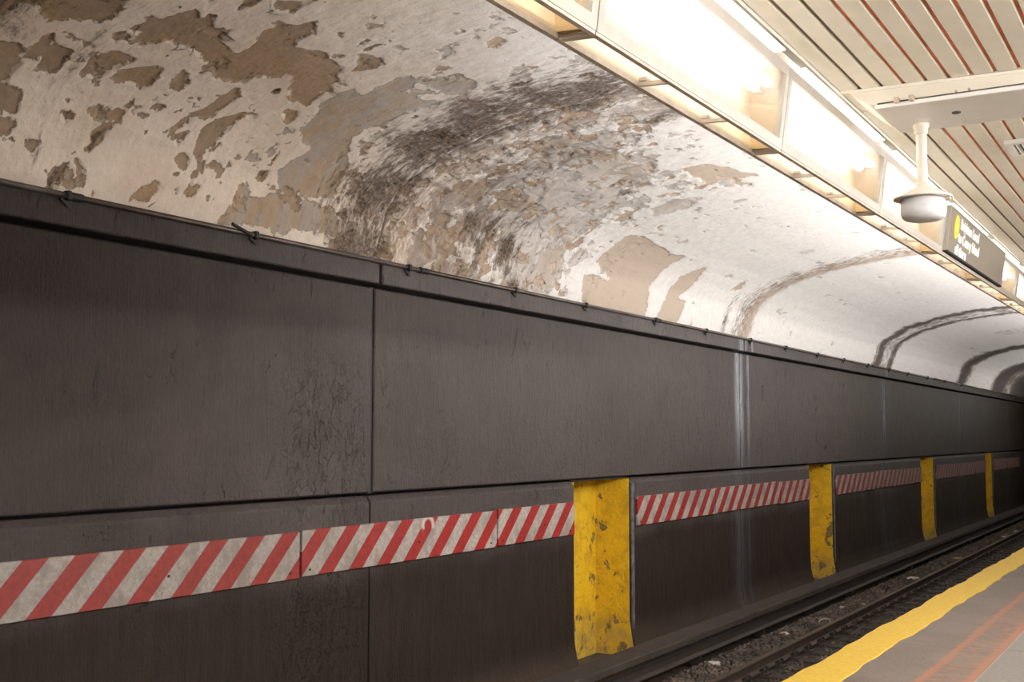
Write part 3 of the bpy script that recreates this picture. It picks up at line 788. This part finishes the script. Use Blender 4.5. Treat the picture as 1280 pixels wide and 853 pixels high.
for i, (a, b, lab) in enumerate(BO):
    t = thing('hazard_board', 'red and white ' + lab.replace('long ', ''), 'board', (-6.60, (a+b)/2, .44), 'red and white hazard boards along the wall')
    dz = .004*((i*7) % 5-2)
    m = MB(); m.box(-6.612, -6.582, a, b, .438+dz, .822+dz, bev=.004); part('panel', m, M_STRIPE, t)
    for y in (a+.10, (a+b)/2+.13, b-.12):
        m = MB(); zz = .60 if y > a+.5 and y < b-.5 else .49; m.tube((-6.585, y, zz+dz), (-6.576, y, zz+dz), .011, 8); part('bolt', m, M_CLIP, t)

# conduit and clamps on the ledge
t = thing('conduit', 'thin dark metal conduit running along the top ledge of the wall', 'pipe', (-6.49, 5, 3.21))
seg = [-1, 5.25, 9.35, 15.0, 20.7, 27, 34, 42, 50, 57]
for a, b in zip(seg[:-1], seg[1:]):
    m = MB(); m.tube((-6.495, a+.01, 3.205), (-6.495, b-.01, 3.205), .021, 10); m.smooth = True; part('pipe', m, M_PIPE, t)
    m = MB(); m.tube((-6.495, b-.07, 3.205), (-6.495, b+.07, 3.205), .029, 10); part('coupling', m, M_CLAMP, t)
for y in (5.2, 7.0, 9.1, 11.1, 12.8, 14.9, 16.8, 18.8, 20.7, 22.7, 24.6, 26.6, 28.6, 30.6, 33, 35.4, 38):
    m = MB(); m.box(-6.52, -6.462, y-.022, y+.022, 3.17, 3.235, bev=.008)
    m.hexa([(-6.514, y-.05, 3.17), (-6.514, y-.05, 3.20), (-6.514, y+.04, 3.15), (-6.514, y+.05, 3.20), (-6.495, y-.05, 3.17), (-6.495, y-.05, 3.20), (-6.50, y+.03, 3.12), (-6.495, y+.05, 3.20)])
    part('clamp', m, M_CLAMP, t, keep=True)
m = MB(); m.tube((-6.47, 6.72, 3.25), (-6.46, 6.93, 3.19), .014, 8); part('hook', m, M_CLAMP, t)

# ================================================================== TRACK
bed = root('floor', label='sooty ballasted track bed between the platform and the wall')
def bed_z(x, y):
    return -1.285 + .085*np.exp(-((x+5.35)/.30)**2) + .05*np.exp(-((x+6.2)/.25)**2) + .012*fbm(x*4, y*4, 3, .6, 2.0)
xs = np.concatenate([np.linspace(-6.8, -4.9, 26), np.linspace(-4.8, -2.5, 12)]); ys = np.arange(-2, 57, .16)
gx, gy = np.meshgrid(xs, ys, indexing='ij'); gz = bed_z(gx, gy)
m = MB(); m.v = [tuple(q) for q in np.stack([gx, gy, gz], -1).reshape(-1, 3)]
ny = len(ys)
for i in range(len(xs)-1):
    for j in range(ny-1): m.face([i*ny+j, (i+1)*ny+j, (i+1)*ny+j+1, i*ny+j+1])
m.smooth = True
part('ballast_bed', m, M_BALLAST, bed)

def stones(name, n, xr, yr, size, lift, parent, mat, ypow=1.6):
    phi = (1+5**.5)/2
    iv = np.array([(-1,phi,0),(1,phi,0),(-1,-phi,0),(1,-phi,0),(0,-1,phi),(0,1,phi),(0,-1,-phi),(0,1,-phi),(phi,0,-1),(phi,0,1),(-phi,0,-1),(-phi,0,1)])/1.9
    fi = np.array([(0,11,5),(0,5,1),(0,1,7),(0,7,10),(0,10,11),(1,5,9),(5,11,4),(11,10,2),(10,7,6),(7,1,8),(3,9,4),(3,4,2),(3,2,6),(3,6,8),(3,8,9),(4,9,5),(2,4,11),(6,2,10),(8,6,7),(9,8,1)])
    x = RNG.uniform(*xr, n); y = yr[0] + (yr[1]-yr[0])*RNG.uniform(0, 1, n)**ypow
    z = bed_z(x, y) + lift + RNG.uniform(-.008, .012, n)
    sc = RNG.uniform(size[0], size[1], (n, 1, 1))*RNG.uniform(.6, 1.15, (n, 1, 3))
    ang = RNG.uniform(0, 6.28, n); ca, sa = np.cos(ang), np.sin(ang)
    P = iv[None]*sc*RNG.uniform(.72, 1.18, (n, 12, 1))
    tl = RNG.uniform(-.7, .7, n); ct, st = np.cos(tl), np.sin(tl)
    Y, Z = P[..., 1]*ct[:, None]-P[..., 2]*st[:, None], P[..., 1]*st[:, None]+P[..., 2]*ct[:, None]
    X, Y = P[..., 0]*ca[:, None]-Y*sa[:, None], P[..., 0]*sa[:, None]+Y*ca[:, None]
    V = np.stack([X+x[:, None], Y+y[:, None], Z+z[:, None]], -1).reshape(-1, 3)
    Q = (fi[None]+12*np.arange(n)[:, None, None]).reshape(-1, 3)
    me = bpy.data.meshes.new(name)
    me.vertices.add(len(V)); me.vertices.foreach_set('co', V.ravel().astype(np.float32))
    me.loops.add(Q.size); me.loops.foreach_set('vertex_index', Q.ravel().astype(np.int32))
    me.polygons.add(len(Q)); me.polygons.foreach_set('loop_start', np.arange(0, Q.size, 3, dtype=np.int32)); me.polygons.foreach_set('loop_total', np.full(len(Q), 3, dtype=np.int32))
    me.update(calc_edges=True); me.materials.append(mat)
    o = bpy.data.objects.new(name, me); COL.objects.link(o); o.parent = parent
    tag(o, kind='stuff')
    return o
stones('ballast_stones', 11000, (-5.60, -4.93), (10, 44), (.020, .042), .006, bed, M_STONE, 1.5)
stones('ballast_stones', 6500, (-4.72, -3.45), (12, 40), (.018, .036), -.004, bed, M_STONE, 1.4)
stones('ballast_stones', 1500, (-6.45, -5.95), (8, 36), (.015, .040), .0, bed, M_STONE, 1.2)

# crossties with plates and clips
tm = MB(); tm.box(-1.55, 1.55, -.11, .11, -.09, 0, bev=.012); TIE = tm.mesh('crosstie', M_TIE)
pm = MB(); pm.box(-.17, .17, -.09, .09, 0, .022, bev=.005); PLATE = pm.mesh('tie_plate', M_CLIP)
cm = MB()
pts = [(.0, -.075, 0), (.0, -.075, .05), (.0, -.045, .075), (.0, 0, .085), (.0, .045, .075), (.0, .075, .05), (.0, .075, 0)]
for a, b in zip(pts[:-1], pts[1:]): cm.tube(a, b, .014, 6)
cm.tube((-.06, -.03, .03), (.0, -.045, .07), .012, 6); cm.tube((-.06, .03, .03), (0, .045, .07), .012, 6)
CLIP = cm.mesh('rail_clip', M_CLIP)
y = 8.0
while y < 46:
    t = inst('crosstie', TIE, bed, (-4.15, y, -1.262), (0, 0, random.uniform(-.012, .012)))
    for rx in (-4.875, -3.40):
        inst('tie_plate', PLATE, t, (rx, y, -1.262))
        inst('rail_clip', CLIP, t, (rx+.115, y, -1.245))
        if rx < -4: inst('rail_clip', CLIP, t, (rx-.115, y, -1.245), (0, 0, math.pi))
    y += .612

# running rails
RP = [(-.07,0),(.07,0),(.07,.012),(.014,.034),(.010,.105),(.034,.122),(.036,.140),(-.036,.140),(-.034,.122),(-.010,.105),(-.014,.034),(-.07,.012)]
for cx_, lab in ((-4.875, 'far running rail with a dull worn head, beside the third rail'), (-3.40, 'near running rail, hidden below the yellow platform edge')):
    t = thing('running_rail', lab, 'rail', (cx_, 8, -1.24))
    m = MB(); m.extrude_y([(cx_+x, -1.24+z) for x, z in RP], -2, 57); part('rail_body', m, M_RAIL_SIDE, t)
    m = MB(); m.extrude_y([(cx_-.036, -1.1), (cx_+.036, -1.1), (cx_+.032, -1.094), (cx_-.032, -1.094)], -2, 57); part('rail_head', m, M_RAIL_TOP, t)

# third rail with its cover board
t = thing('third_rail', 'grimy power rail with a flat cover board above it, along the wall foot', 'rail', (-5.68, 8, -1.2))
m = MB(); m.extrude_y([(-5.68+x*.9, -1.13+z*1.07) for x, z in RP], -2, 57); part('power_rail', m, M_THIRD, t)
for a in np.arange(-2, 56, 3.66):
    m = MB(); m.extrude_y([(-5.92, -.845), (-5.915, -.835), (-5.63, -.845), (-5.618, -.86), (-5.618, -.925), (-5.635, -.925), (-5.65, -.885), (-5.92, -.885)], a+.006, a+3.65)
    part('cover_board', m, M_COVER, t)
for a in np.arange(-1, 55, 2.44):
    m = MB(); m.box(-5.90, -5.87, a, a+.06, -1.25, -.885); m.box(-5.90, -5.66, a, a+.06, -.905, -.885)
    m.box(-5.74, -5.62, a+.5, a+.62, -1.24, -1.13); part('bracket', m, M_CLAMP, t)

# litter on the ballast
def crumple(name, lab, mat, x, y, z, r, flat=.5, n=7, cat='litter', seed=0, long=1.0, rot=0.0):
    rg = random.Random(seed); m = MB(); k = n+1
    for i in range(n+1):
        th = math.pi*i/n
        for j in range(k):
            ph = 2*math.pi*j/k; q = r*rg.uniform(.65, 1.2)
            a, b = q*math.sin(th)*math.cos(ph)*long, q*math.sin(th)*math.sin(ph)
            m.v.append((x+a*math.cos(rot)-b*math.sin(rot), y+a*math.sin(rot)+b*math.cos(rot), z+q*math.cos(th)*flat))
    for i in range(n):
        for j in range(k):
            j2 = (j+1) % k; m.face([i*k+j, (i+1)*k+j, (i+1)*k+j2, i*k+j2])
    o = part(name, m, mat, None, (x, y, z)); tag(o, lab, cat, 'litter lying along the track'); return o
bz_ = lambda x, y: float(bed_z(np.array([x]), np.array([y]))[0])
LIT = [((850, 835), 'crumpled_paper', 'pale crumpled paper at the bottom edge, below the nearest niche', M_PAPER, .060, 1.5, .5),
       ((983, 749), 'paper_scrap', 'small pink-white paper scrap lying left of the second yellow niche, near the cover board', M_PAPER, .055, 1.4, .9),
       ((1096, 737), 'paper_scrap', 'small white scrap on the ballast just below the rail line, right of the second niche', M_PAPER, .040, 1.2, .2),
       ((1138, 718), 'crumpled_paper', 'white crumpled paper on the ballast between second and third niche', M_PAPER, .070, 1.9, .3),
       ((1190, 691), 'crumpled_wrapper', 'yellowish crumpled wrapper on the ballast below the third niche', M_PAPER_Y, .085, 2.2, 1.2),
       ((1187, 698), 'paper_scrap', 'tiny pale scrap just below the yellowish wrapper', M_PAPER, .050, 1.2, .4),
       ((1251, 666), 'crumpled_paper', 'upright white scrap on the ballast right of the third niche', M_PAPER, .10, 1.0, .2),
       ((1265, 662), 'paper_scrap', 'white scrap on the ballast near the right edge of the view', M_PAPER, .08, 1.4, .2),
       ((1260, 669), 'crumpled_wrapper', 'small yellowish wrapper on the ballast near the right edge', M_PAPER_Y, .07, 1.4, .7),
       ((1001, 737), 'paper_scrap', 'bright tiny scrap on the ballast just right of the bottle ring', M_PAPER, .035, 1.0, .2)]
SP = [(-5.36, 14.0), (-5.30, 16.6), (-5.30, 19.6), (-5.20, 24.5), (-5.16, 29.0), (-5.05, 28.6), (-5.14, 36.0), (-5.10, 38.4), (-5.12, 36.6), (-5.15, 20.4)]
for i, ((q, nm, lab, mt, r, lg, rt), (x, y)) in enumerate(zip(LIT, SP)):
    crumple(nm, lab, mt, x, y, bz_(x, y)+.035, r, .5, 6, 'litter', i+3, lg, rt)
m = MB(); c = (-5.16, 18.1)
z0 = bz_(*c)+.04
for i in range(20):
    a0, a1 = 2*math.pi*i/20, 2*math.pi*(i+1)/20
    m.tube((c[0]+.085*math.cos(a0), c[1]+.085*math.sin(a0), z0+.045*math.sin(a0)), (c[0]+.085*math.cos(a1), c[1]+.085*math.sin(a1), z0+.045*math.sin(a1)), .012, 6)
o = part('cup_lid_ring', m, M_CLEARP, None, (c[0], c[1], z0), keep=True); tag(o, 'clouded plastic lid ring lying on the ballast beside the far running rail', 'litter', 'litter lying along the track')

# ================================================================== PLATFORM
plat = root('floor', label='concrete station platform at the lower right')
def edge_x(y): return -2.488 + .0075*(y-7.75)
def wav(y, ph, a=.009): return a*math.sin(y*2.3+ph) + a*.7*math.sin(y*5.9+ph*2.1) + a*.5*math.sin(y*11.3+ph*.7)
ys = [-3, 9.73-5, 9.73, 14.73, 19.73, 24.73, 29.73, 34.73, 40]
ys = [-3, 4.73] + ys[2:]
for a, b in zip(ys[:-1], ys[1:]):
    for x0f, x1f, nm in ((lambda y: edge_x(y)+.02, lambda y: -1.409, 'platform_slab'), (lambda y: -1.397, lambda y: 4.2, 'platform_slab')):
        m = MB(); n = max(2, int((b-a)/.5))
        a_, b_ = a+.013, b-.013
        m.hexa([(x0f(a_), a_, -.22), (x0f(a_), a_, 0), (x0f(b_), b_, -.22), (x0f(b_), b_, 0), (x1f(a_), a_, -.22), (x1f(a_), a_, 0), (x1f(b_), b_, -.22), (x1f(b_), b_, 0)])
        part(nm, m, M_PLAT, plat)
M_JGROUT = simple('pale joint mortar', (.24, .225, .205), .8, var=.15, scale=30)
m = MB()
for b in ys[1:-1]: m.box(-2.40, 4.2, b-.014, b+.014, -.1, -.002)
m.box(-1.412, -1.394, -3, 40, -.1, -.003)
part('joint_mortar', m, M_JGROUT, plat)
m = MB(); n = 800; y0, y1 = -3.0, 40.0
for i in range(n+1):
    y = y0+(y1-y0)*i/n; xo = edge_x(y)+wav(y, .4); xi = edge_x(y)+.312+wav(y, 2.0, .010)
    m.v += [(xo, y, -.10), (xo-.004, y, -.004), (xo+.006, y, .008), (xi-.004, y, .008), (xi, y, .0005)]
for i in range(n):
    for j in range(4): m.face([i*5+j, (i+1)*5+j, (i+1)*5+j+1, i*5+j+1])
part('edge_strip', m, M_YEL_FLOOR, plat, label='bright yellow worn strip along the platform edge')
m = MB(); m.box(-2.52, -2.30, -3, 40, -1.4, -.5); part('platform_wall', m, M_CONC_DARK, plat)
m = MB(); m.box(-2.34, 4.2, -3, 40, -.5, -.22); part('platform_base', m, M_CONC_DARK, plat)
m = MB(); m.box(4.2, 4.4, -3, 40, -.2, 3.6); o = part('wall_right', m, M_TRIMCREAM, None); tag(o, 'cream painted wall behind the platform', kind='structure')

# ================================================================== PLATFORM CEILING
pc = root('ceiling', label='cream slatted metal ceiling above the platform')
m = MB(); m.box(-1.556, -1.30, -3, 40, 3.361, 3.42); part('ceiling_void', m, M_VOIDBROWN, pc)
m = MB(); m.box(-1.30, 4.2, -3, 40, 3.361, 3.42); part('ceiling_void', m, M_CEILBACK, pc)
m = MB(); m.box(-1.553, 4.2, 5.97, 6.355, 3.351, 3.36); part('filler_plate', m, M_TRIMCREAM, pc)
PITCH_X = .1058
def slat_mesh(x0, x1, y0, y1):
    m = MB(); z = 3.35
    m.extrude_y([(x0, z+.010), (x0, z+.004), (x0+.004, z), (x1-.004, z), (x1, z+.004), (x1, z+.010), (x1-.002, z+.010), (x1-.003, z+.005), (x0+.003, z+.005), (x0+.002, z+.010)], y0, y1)
    return m
k = 0; x = -1.552
m0 = slat_mesh(0, PITCH_X-.017, -3, 5.96).mesh('ceiling_slat', M_SLAT)
m1 = slat_mesh(0, PITCH_X-.017, 6.36, 14.0).mesh('ceiling_slat', M_SLAT)
m2 = slat_mesh(0, PITCH_X-.017, 14.006, 40).mesh('ceiling_slat', M_SLAT)
while x < 4.1:
    for me in (m0, m1, m2):
        if me is m0 or True: inst('ceiling_slat', me, pc, (x, 0, 0))
    x += PITCH_X; k += 1
m = MB(); m.box(-1.565, -1.553, -3, 40, 3.345, 3.42); part('edge_trim', m, M_TRIMCREAM, pc)
m = MB(); m.box(-1.81, -1.72, -3, 57, 3.302, 4.5); o = part('trim_1', m, M_CONC_DARK, None); tag(o, 'concrete beam above the light boxes', kind='structure')
m = MB(); m.box(-1.715, -1.62, -3, 57, 3.36, 3.42); o = part('trim_2', m, M_TRIMCREAM, None); tag(o, 'cream soffit above the light boxes', kind='structure')

# transverse raceway with the white cover plate
t = thing('raceway', 'cream metal raceway with white cover plate crossing the slatted ceiling', 'raceway', (0, 6.1, 3.35))
def fy(x): return 5.935 + .137*(x+1.516)
m = MB(); m.hexa([(-1.40, 5.90, 3.252), (-1.52, 5.935, 3.352), (-1.40, 6.40, 3.252), (-1.52, 6.40, 3.352),
                  (2.6, 5.86, 3.252), (2.6, fy(1.2), 3.352), (2.6, 6.40, 3.252), (2.6, 6.40, 3.352)]); part('trough', m, M_TRIMCREAM, t)
m = MB(); m.hexa([(-1.55, 5.915, 3.336), (-1.55, 5.915, 3.349), (-1.55, 5.945, 3.336), (-1.55, 5.945, 3.349),
                  (2.6, fy(1.2)-.02, 3.336), (2.6, fy(1.2)-.02, 3.349), (2.6, fy(1.2)+.02, 3.336), (2.6, fy(1.2)+.02, 3.349)]); part('flange', m, M_TRIMCREAM, t)
m = MB(); m.box(-1.37, 2.6, 5.875, 6.42, 3.222, 3.244, bev=.004); part('cover_plate', m, M_PLATE, t)
m = MB(); m.box(-1.36, 2.6, 5.885, 6.40, 3.243, 3.253); part('seam', m, M_DARKHOLE, t)
for xx in (-1.26, -1.19):
    m = MB(); m.box(xx-.012, xx+.012, 5.845, 5.885, 3.235, 3.262, bev=.003); part('latch', m, M_FRAME_LIFT, t)
m = MB(); m.lathe([(.022, 0), (.022, -.006), (.012, -.008)], (-1.03, 6.13, 3.222), 12); part('grommet', m, M_DARKHOLE, t)
m = MB()
for xx in (-1.02, -.96, -.62, -.38): m.tube((xx, 6.30, 3.222), (xx, 6.30, 3.217), .006, 6); m.tube((xx+.03, 5.90, 3.262), (xx+.03, 5.885, 3.262), .006, 6)
part('screw', m, M_FRAME_LIFT, t)

# pendant fitting hanging from the raceway
PCX, PCY = -1.232, 6.28
t = thing('pendant_light', 'unlit pendant light with cream cap and pale drum hanging under the raceway', 'lamp', (PCX, PCY, 3.222))
m = MB(); m.lathe([(.040, 0), (.040, -.018), (.034, -.022), (.034, -.050), (.028, -.058)], (PCX, PCY, 3.222), 20); m.smooth = True; part('collar', m, M_STEM, t)
m = MB(); m.tube((PCX, PCY, 3.18), (PCX, PCY, 2.90), .0265, 20, caps=False); m.smooth = True; part('stem', m, M_STEM, t)
m = MB(); m.lathe([(.027, .075), (.034, .070), (.036, .052), (.052, .045), (.145, -.002), (.148, -.010), (.143, -.012), (.05, -.010)], (PCX, PCY, 2.838), 36); m.smooth = True; part('cap', m, M_STEM, t)
m = MB(); m.lathe([(.112, 0), (.112, -.075), (.106, -.098), (.088, -.112), (.05, -.118), (.01, -.119)], (PCX, PCY, 2.830), 36); m.smooth = True; part('drum', m, M_DRUM, t)
m = MB(); m.box(PCX+.105, PCX+.135, PCY-.02, PCY+.02, 2.815, 2.835); part('bracket', m, M_FRAME_LIFT, t)

# ceiling grille
t = thing('ceiling_vent', 'small white louvred grille in the slatted ceiling at the right edge', 'vent', (-.80, 7.59, 3.345))
x0, x1, y0, y1 = -.985, -.60, 7.40, 7.77
m = MB()
m.box(x0, x0+.04, y0, y1, 3.325, 3.349); m.box(x1-.04, x1, y0, y1, 3.325, 3.349)
m.box(x0+.04, x1-.04, y0, y0+.04, 3.325, 3.349); m.box(x0+.04, x1-.04, y1-.04, y1, 3.325, 3.349); part('frame', m, M_PLATE, t)
m = MB(); m.box(x0+.04, x1-.04, y0+.04, y1-.04, 3.343, 3.349); part('backing', m, M_DARKHOLE, t)
for i in range(9):
    xx = x0+.055+i*.033; m = MB(); m.hexa([(xx, y0+.04, 3.328), (xx+.012, y0+.04, 3.343), (xx, y1-.04, 3.328), (xx+.012, y1-.04, 3.343), (xx+.004, y0+.04, 3.328), (xx+.016, y0+.04, 3.343), (xx+.004, y1-.04, 3.328), (xx+.016, y1-.04, 3.343)])
    part('louvre', m, M_PLATE, t)

# ================================================================== LIGHT BOXES over the platform edge
D = [1.45, 3.32, 5.22, 7.09, 8.96, 10.84, 12.76] + [14.63 + 1.87*i for i in range(21)]  # deepest boxes, out of view, added to lift the dark far end
def bz(s): return 2.893 + .0088*(s-3)
def face_x(s, z):                       # the glazed face leans in 5 cm towards the top
    return -1.65 + .05*(z-bz(s))/(3.29-bz(s))
def slab_on_face(m, s0, s1, t0, t1, d0, d1):
    """a bar on the leaning face: t = fraction of height, d = distance proud of it"""
    P = []
    for d in (d0, d1):
        for s in (s0, s1):
            for t_ in (t0, t1):
                z = bz(s)+(3.29-bz(s))*t_; P.append((face_x(s, z)+d, s, z))
    m.hexa(P)
LB = ['light box nearest the viewer, mostly above the top edge',
      'largest fully visible light box, at the top left of the row',
      'second light box in the row, its tubes ending left of the raceway',
      'third light box in the row, partly behind the pendant drum',
      'fourth light box in the row, mostly behind the charcoal sign',
      'fifth light box in the row, showing tubes right of the charcoal sign',
      'sixth light box in the row, cut off by the right edge',
      ] + ['%s light box of the row, unseen beyond the right edge' % w for w in ('seventh', 'eighth', 'ninth', 'tenth', 'eleventh', 'twelfth', 'thirteenth', 'fourteenth', 'fifteenth', 'sixteenth', 'seventeenth', 'eighteenth', 'nineteenth', 'twentieth', 'twenty-first', 'twenty-second', 'twenty-third', 'twenty-fourth', 'twenty-fifth', 'twenty-sixth', 'last')]
assert len(LB) >= len(D)-1, (len(LB), len(D))
for i, (a, b) in enumerate(zip(D[:-1], D[1:])):
    t = thing('light_box', 'cream framed fluorescent ' + LB[i], 'light', (-1.70, (a+b)/2, bz((a+b)/2)), 'row of fluorescent light boxes over the platform edge')
    a_, b_ = a+.004, b-.004; H = .37
    m = MB()
    slab_on_face(m, a_, b_, 0, .115, -.012, .010); slab_on_face(m, a_, b_, .885, 1.0, -.012, .010)
    slab_on_face(m, a_, a_+.042, .115, .885, -.012, .010); slab_on_face(m, b_-.042, b_, .115, .885, -.012, .010)
    part('frame', m, M_FRAME, t)
    m = MB(); slab_on_face(m, a_+.04, b_-.04, .11, .89, -.006, -.003); part('glass_pane', m, M_GLASS, t)
    oz = lambda s: bz(s)+.008
    m = MB(); m.hexa([(-1.792, a_, oz(a_)), (-1.792, a_, 3.30), (-1.792, b_, oz(b_)), (-1.792, b_, 3.30), (-1.782, a_, oz(a_)), (-1.782, a_, 3.30), (-1.782, b_, oz(b_)), (-1.782, b_, 3.30)]); part('back_plate', m, M_INNER, t)
    m = MB(); m.box(-1.782, -1.66, a_, b_, 3.285, 3.30); part('top_plate', m, M_INNER, t)
    for y in (a_, b_-.012):
        m = MB(); m.hexa([(-1.782, y, oz(y)+.01), (-1.782, y, 3.285), (-1.782, y+.012, oz(y)+.01), (-1.782, y+.012, 3.285), (-1.665, y, bz(y)+.01), (-1.615, y, 3.285), (-1.665, y+.012, bz(y)+.01), (-1.615, y+.012, 3.285)])
        part('end_plate', m, M_ENDSHADE, t)
    m = MB()
    m.hexa([(-1.798, a_, oz(a_)-.010), (-1.798, a_, oz(a_)+.012), (-1.798, b_, oz(b_)-.010), (-1.798, b_, oz(b_)+.012), (-1.778, a_, oz(a_)-.010), (-1.778, a_, oz(a_)+.012), (-1.778, b_, oz(b_)-.010), (-1.778, b_, oz(b_)+.012)])
    m.hexa([(-1.662, a_, bz(a_)-.012), (-1.662, a_, bz(a_)+.004), (-1.662, b_, bz(b_)-.012), (-1.662, b_, bz(b_)+.004), (-1.643, a_, bz(a_)-.012), (-1.643, a_, bz(a_)+.004), (-1.643, b_, bz(b_)-.012), (-1.643, b_, bz(b_)+.004)])
    part('bottom_rail', m, M_FRAME_LIFT, t)
    for f in (0.012, .335, .665):
        y = a_+(b_-a_)*f; w_ = .014 if f < .1 else .008; m = MB(); m.hexa([(-1.78, y-w_, oz(y)-.008), (-1.78, y-w_, oz(y)+.008), (-1.78, y+w_, oz(y)-.008), (-1.78, y+w_, oz(y)+.008), (-1.655, y-w_, bz(y)-.008), (-1.655, y-w_, bz(y)+.008), (-1.655, y+w_, bz(y)-.008), (-1.655, y+w_, bz(y)+.008)]); part('cross_bar', m, M_FRAME_LIFT, t)
        m = MB(); m.box(-1.776, -1.745, y-.012, y+.030, oz(y)+.006, oz(y)+.026, bev=.004); part('clip', m, M_FRAME_LIFT, t)
    for xx, zz in ((-1.668, 3.205), (-1.725, 3.19)):
        m = MB(); m.tube((xx, a_+.07, zz), (xx, b_-.10, zz), .019, 12); m.smooth = True; part('fluorescent_tube', m, M_TUBE, t)
        m = MB(); m.tube((xx, a_+.03, zz), (xx, a_+.07, zz), .019, 10); m.tube((xx, b_-.10, zz), (xx, b_-.06, zz), .0195, 10); m.box(xx-.012, xx+.012, b_-.06, b_-.012, zz-.01, zz+.03); part('tube_cap', m, M_CAP, t)
    m = MB(); m.box(-1.622, -1.568, a_+.16, b_-.14, 3.325, 3.331); part('top_glow_strip', m, M_TOPGLOW, t)  # glowing strip stands in for tube light leaking through the top slot
    m = MB(); m.hexa([(-1.825, a_+.05, bz(a_)+.09), (-1.825, a_+.05, 3.27), (-1.825, b_-.05, bz(b_)+.09), (-1.825, b_-.05, 3.27), (-1.797, a_+.05, bz(a_)+.09), (-1.797, a_+.05, 3.27), (-1.797, b_-.05, bz(b_)+.09), (-1.797, b_-.05, 3.27)]); part('rear_glow_panel', m, M_REAR, t)  # added glowing panel, unseen behind the box
    area_lamp('rear_fill', (-1.845, (a+b)/2, bz((a+b)/2)+.21), (-1, 0, .80), .20, b-a-.1, REAR_LAMP_W*REAR_LAMP_GAIN.get(i, 1.0), LAMP_COLOR)  # added fill lamp, unseen behind the box, lights wall and vault

# ================================================================== added fill lamps, out of view over the inner platform
for i in range(7):
    a, b = -2.9+2.2*i+(.3 if i > 3 else 0), -2.9+2.2*i+(.3 if i > 3 else 0)+1.83
    t = thing('platform_fill', 'added unseen fill batten over the inner platform, %s from the near end' % ['first', 'second', 'third', 'fourth', 'fifth', 'sixth', 'seventh'][i], 'light', (1.5, (a+b)/2, 3.33), 'added fill lights over the inner platform')
    m = MB(); m.hexa([(1.42, a, 3.22), (1.45, a, 3.345), (1.42, b, 3.22), (1.45, b, 3.345), (1.58, a, 3.22), (1.55, a, 3.345), (1.58, b, 3.22), (1.55, b, 3.345)]); part('housing', m, M_TRIMCREAM, t)
    for xx in (1.45, 1.55):
        m = MB(); m.tube((xx, a+.05, 3.18), (xx, b-.05, 3.18), .019, 12); m.smooth = True; part('fluorescent_tube', m, M_TUBE_B, t)
        for y in (a+.02, b-.05):
            m = MB(); m.box(xx-.015, xx+.015, y, y+.03, 3.165, 3.225); part('tube_holder', m, M_CAP, t)

# ================================================================== SIGN
t = thing('station_sign', 'charcoal direction sign with yellow disc and white route lettering on the light boxes', 'sign', (-1.61, 10.4, 2.95))
def sx(z, s): return face_x(s, z)+.022
m = MB(); s0, s1 = 9.0, 11.62
def sq(m, s0, s1, za, zb, d0, d1, mi=0):
    m.hexa([(sx(z(s), s)+d, s, z(s)) for d in (d0, d1) for s in (s0, s1) for z in (za, zb)], mi)
sq(m, s0, s1, lambda s: bz(s)+.025, lambda s: 3.285, -.010, .012); part('sign_panel', m, M_SIGN, t)
m = MB(); sq(m, s0, s1, lambda s: 3.285, lambda s: 3.293, -.012, .017); sq(m, s0-.012, s0, lambda s: bz(s)+.02, lambda s: 3.293, -.012, .017)
sq(m, s1, s1+.012, lambda s: bz(s)+.02, lambda s: 3.293, -.012, .017); part('sign_frame', m, M_FRAME, t)
m = MB(); sq(m, s0-.01, s1+.01, lambda s: bz(s)+.012, lambda s: bz(s)+.025, -.012, .018); part('bottom_channel', m, M_GAP, t)
tilt = math.atan2(.05, .37)
# yellow disc
m = MB(); cyy, czz, R = 9.275, 3.175, .088
for dd in (.012, .016):
    for i in range(28):
        th = 2*math.pi*i/28; z = czz+R*math.sin(th); s = cyy+R*math.cos(th); m.v.append((sx(z, s)+dd, s, z))
for i in range(28): m.face([i, (i+1) % 28, 28+(i+1) % 28, 28+i])
m.face([28+i for i in range(28)]); part('yellow_disc', m, M_SIGN_YELLOW, t)
m = MB()
for dz in (-.042, .042): z = czz+dz; m.tube((sx(z, cyy)+.015, cyy+.005, z), (sx(z, cyy)+.019, cyy+.005, z), .007, 8)
part('disc_screw', m, M_FRAME_LIFT, t)
def lettering(txt, s, z, size, width):
    cu = bpy.data.curves.new('lettering', 'FONT'); cu.body = txt; cu.size = size; cu.extrude = .002; cu.offset = .0035
    ob = bpy.data.objects.new('lettering_source', cu); COL.objects.link(ob)
    dg = bpy.context.evaluated_depsgraph_get(); dg.update()
    me = bpy.data.meshes.new_from_object(ob.evaluated_get(dg))
    bpy.data.objects.remove(ob)
    xs = [v.co.x for v in me.vertices]; w_ = max(xs)-min(xs); k = width/w_
    base = wpos(t)
    for v in me.vertices:
        ls, lz, ld = v.co.x*k, v.co.y, v.co.z
        S_, Z_ = s+ls, z+lz
        v.co = Vector((sx(Z_, S_)+.0145+ld, S_, Z_)) - base
    me.materials.clear(); me.materials.append(M_SIGN_WHITE)
    o = bpy.data.objects.new('lettering', me); COL.objects.link(o); o.parent = t
    return o
lettering('Brighton Local', 9.42, 3.185, .105, .80)
lettering('to Coney Island', 9.38, 3.083, .105, .92)
lettering('all times', 9.30, 2.985, .105, .46)
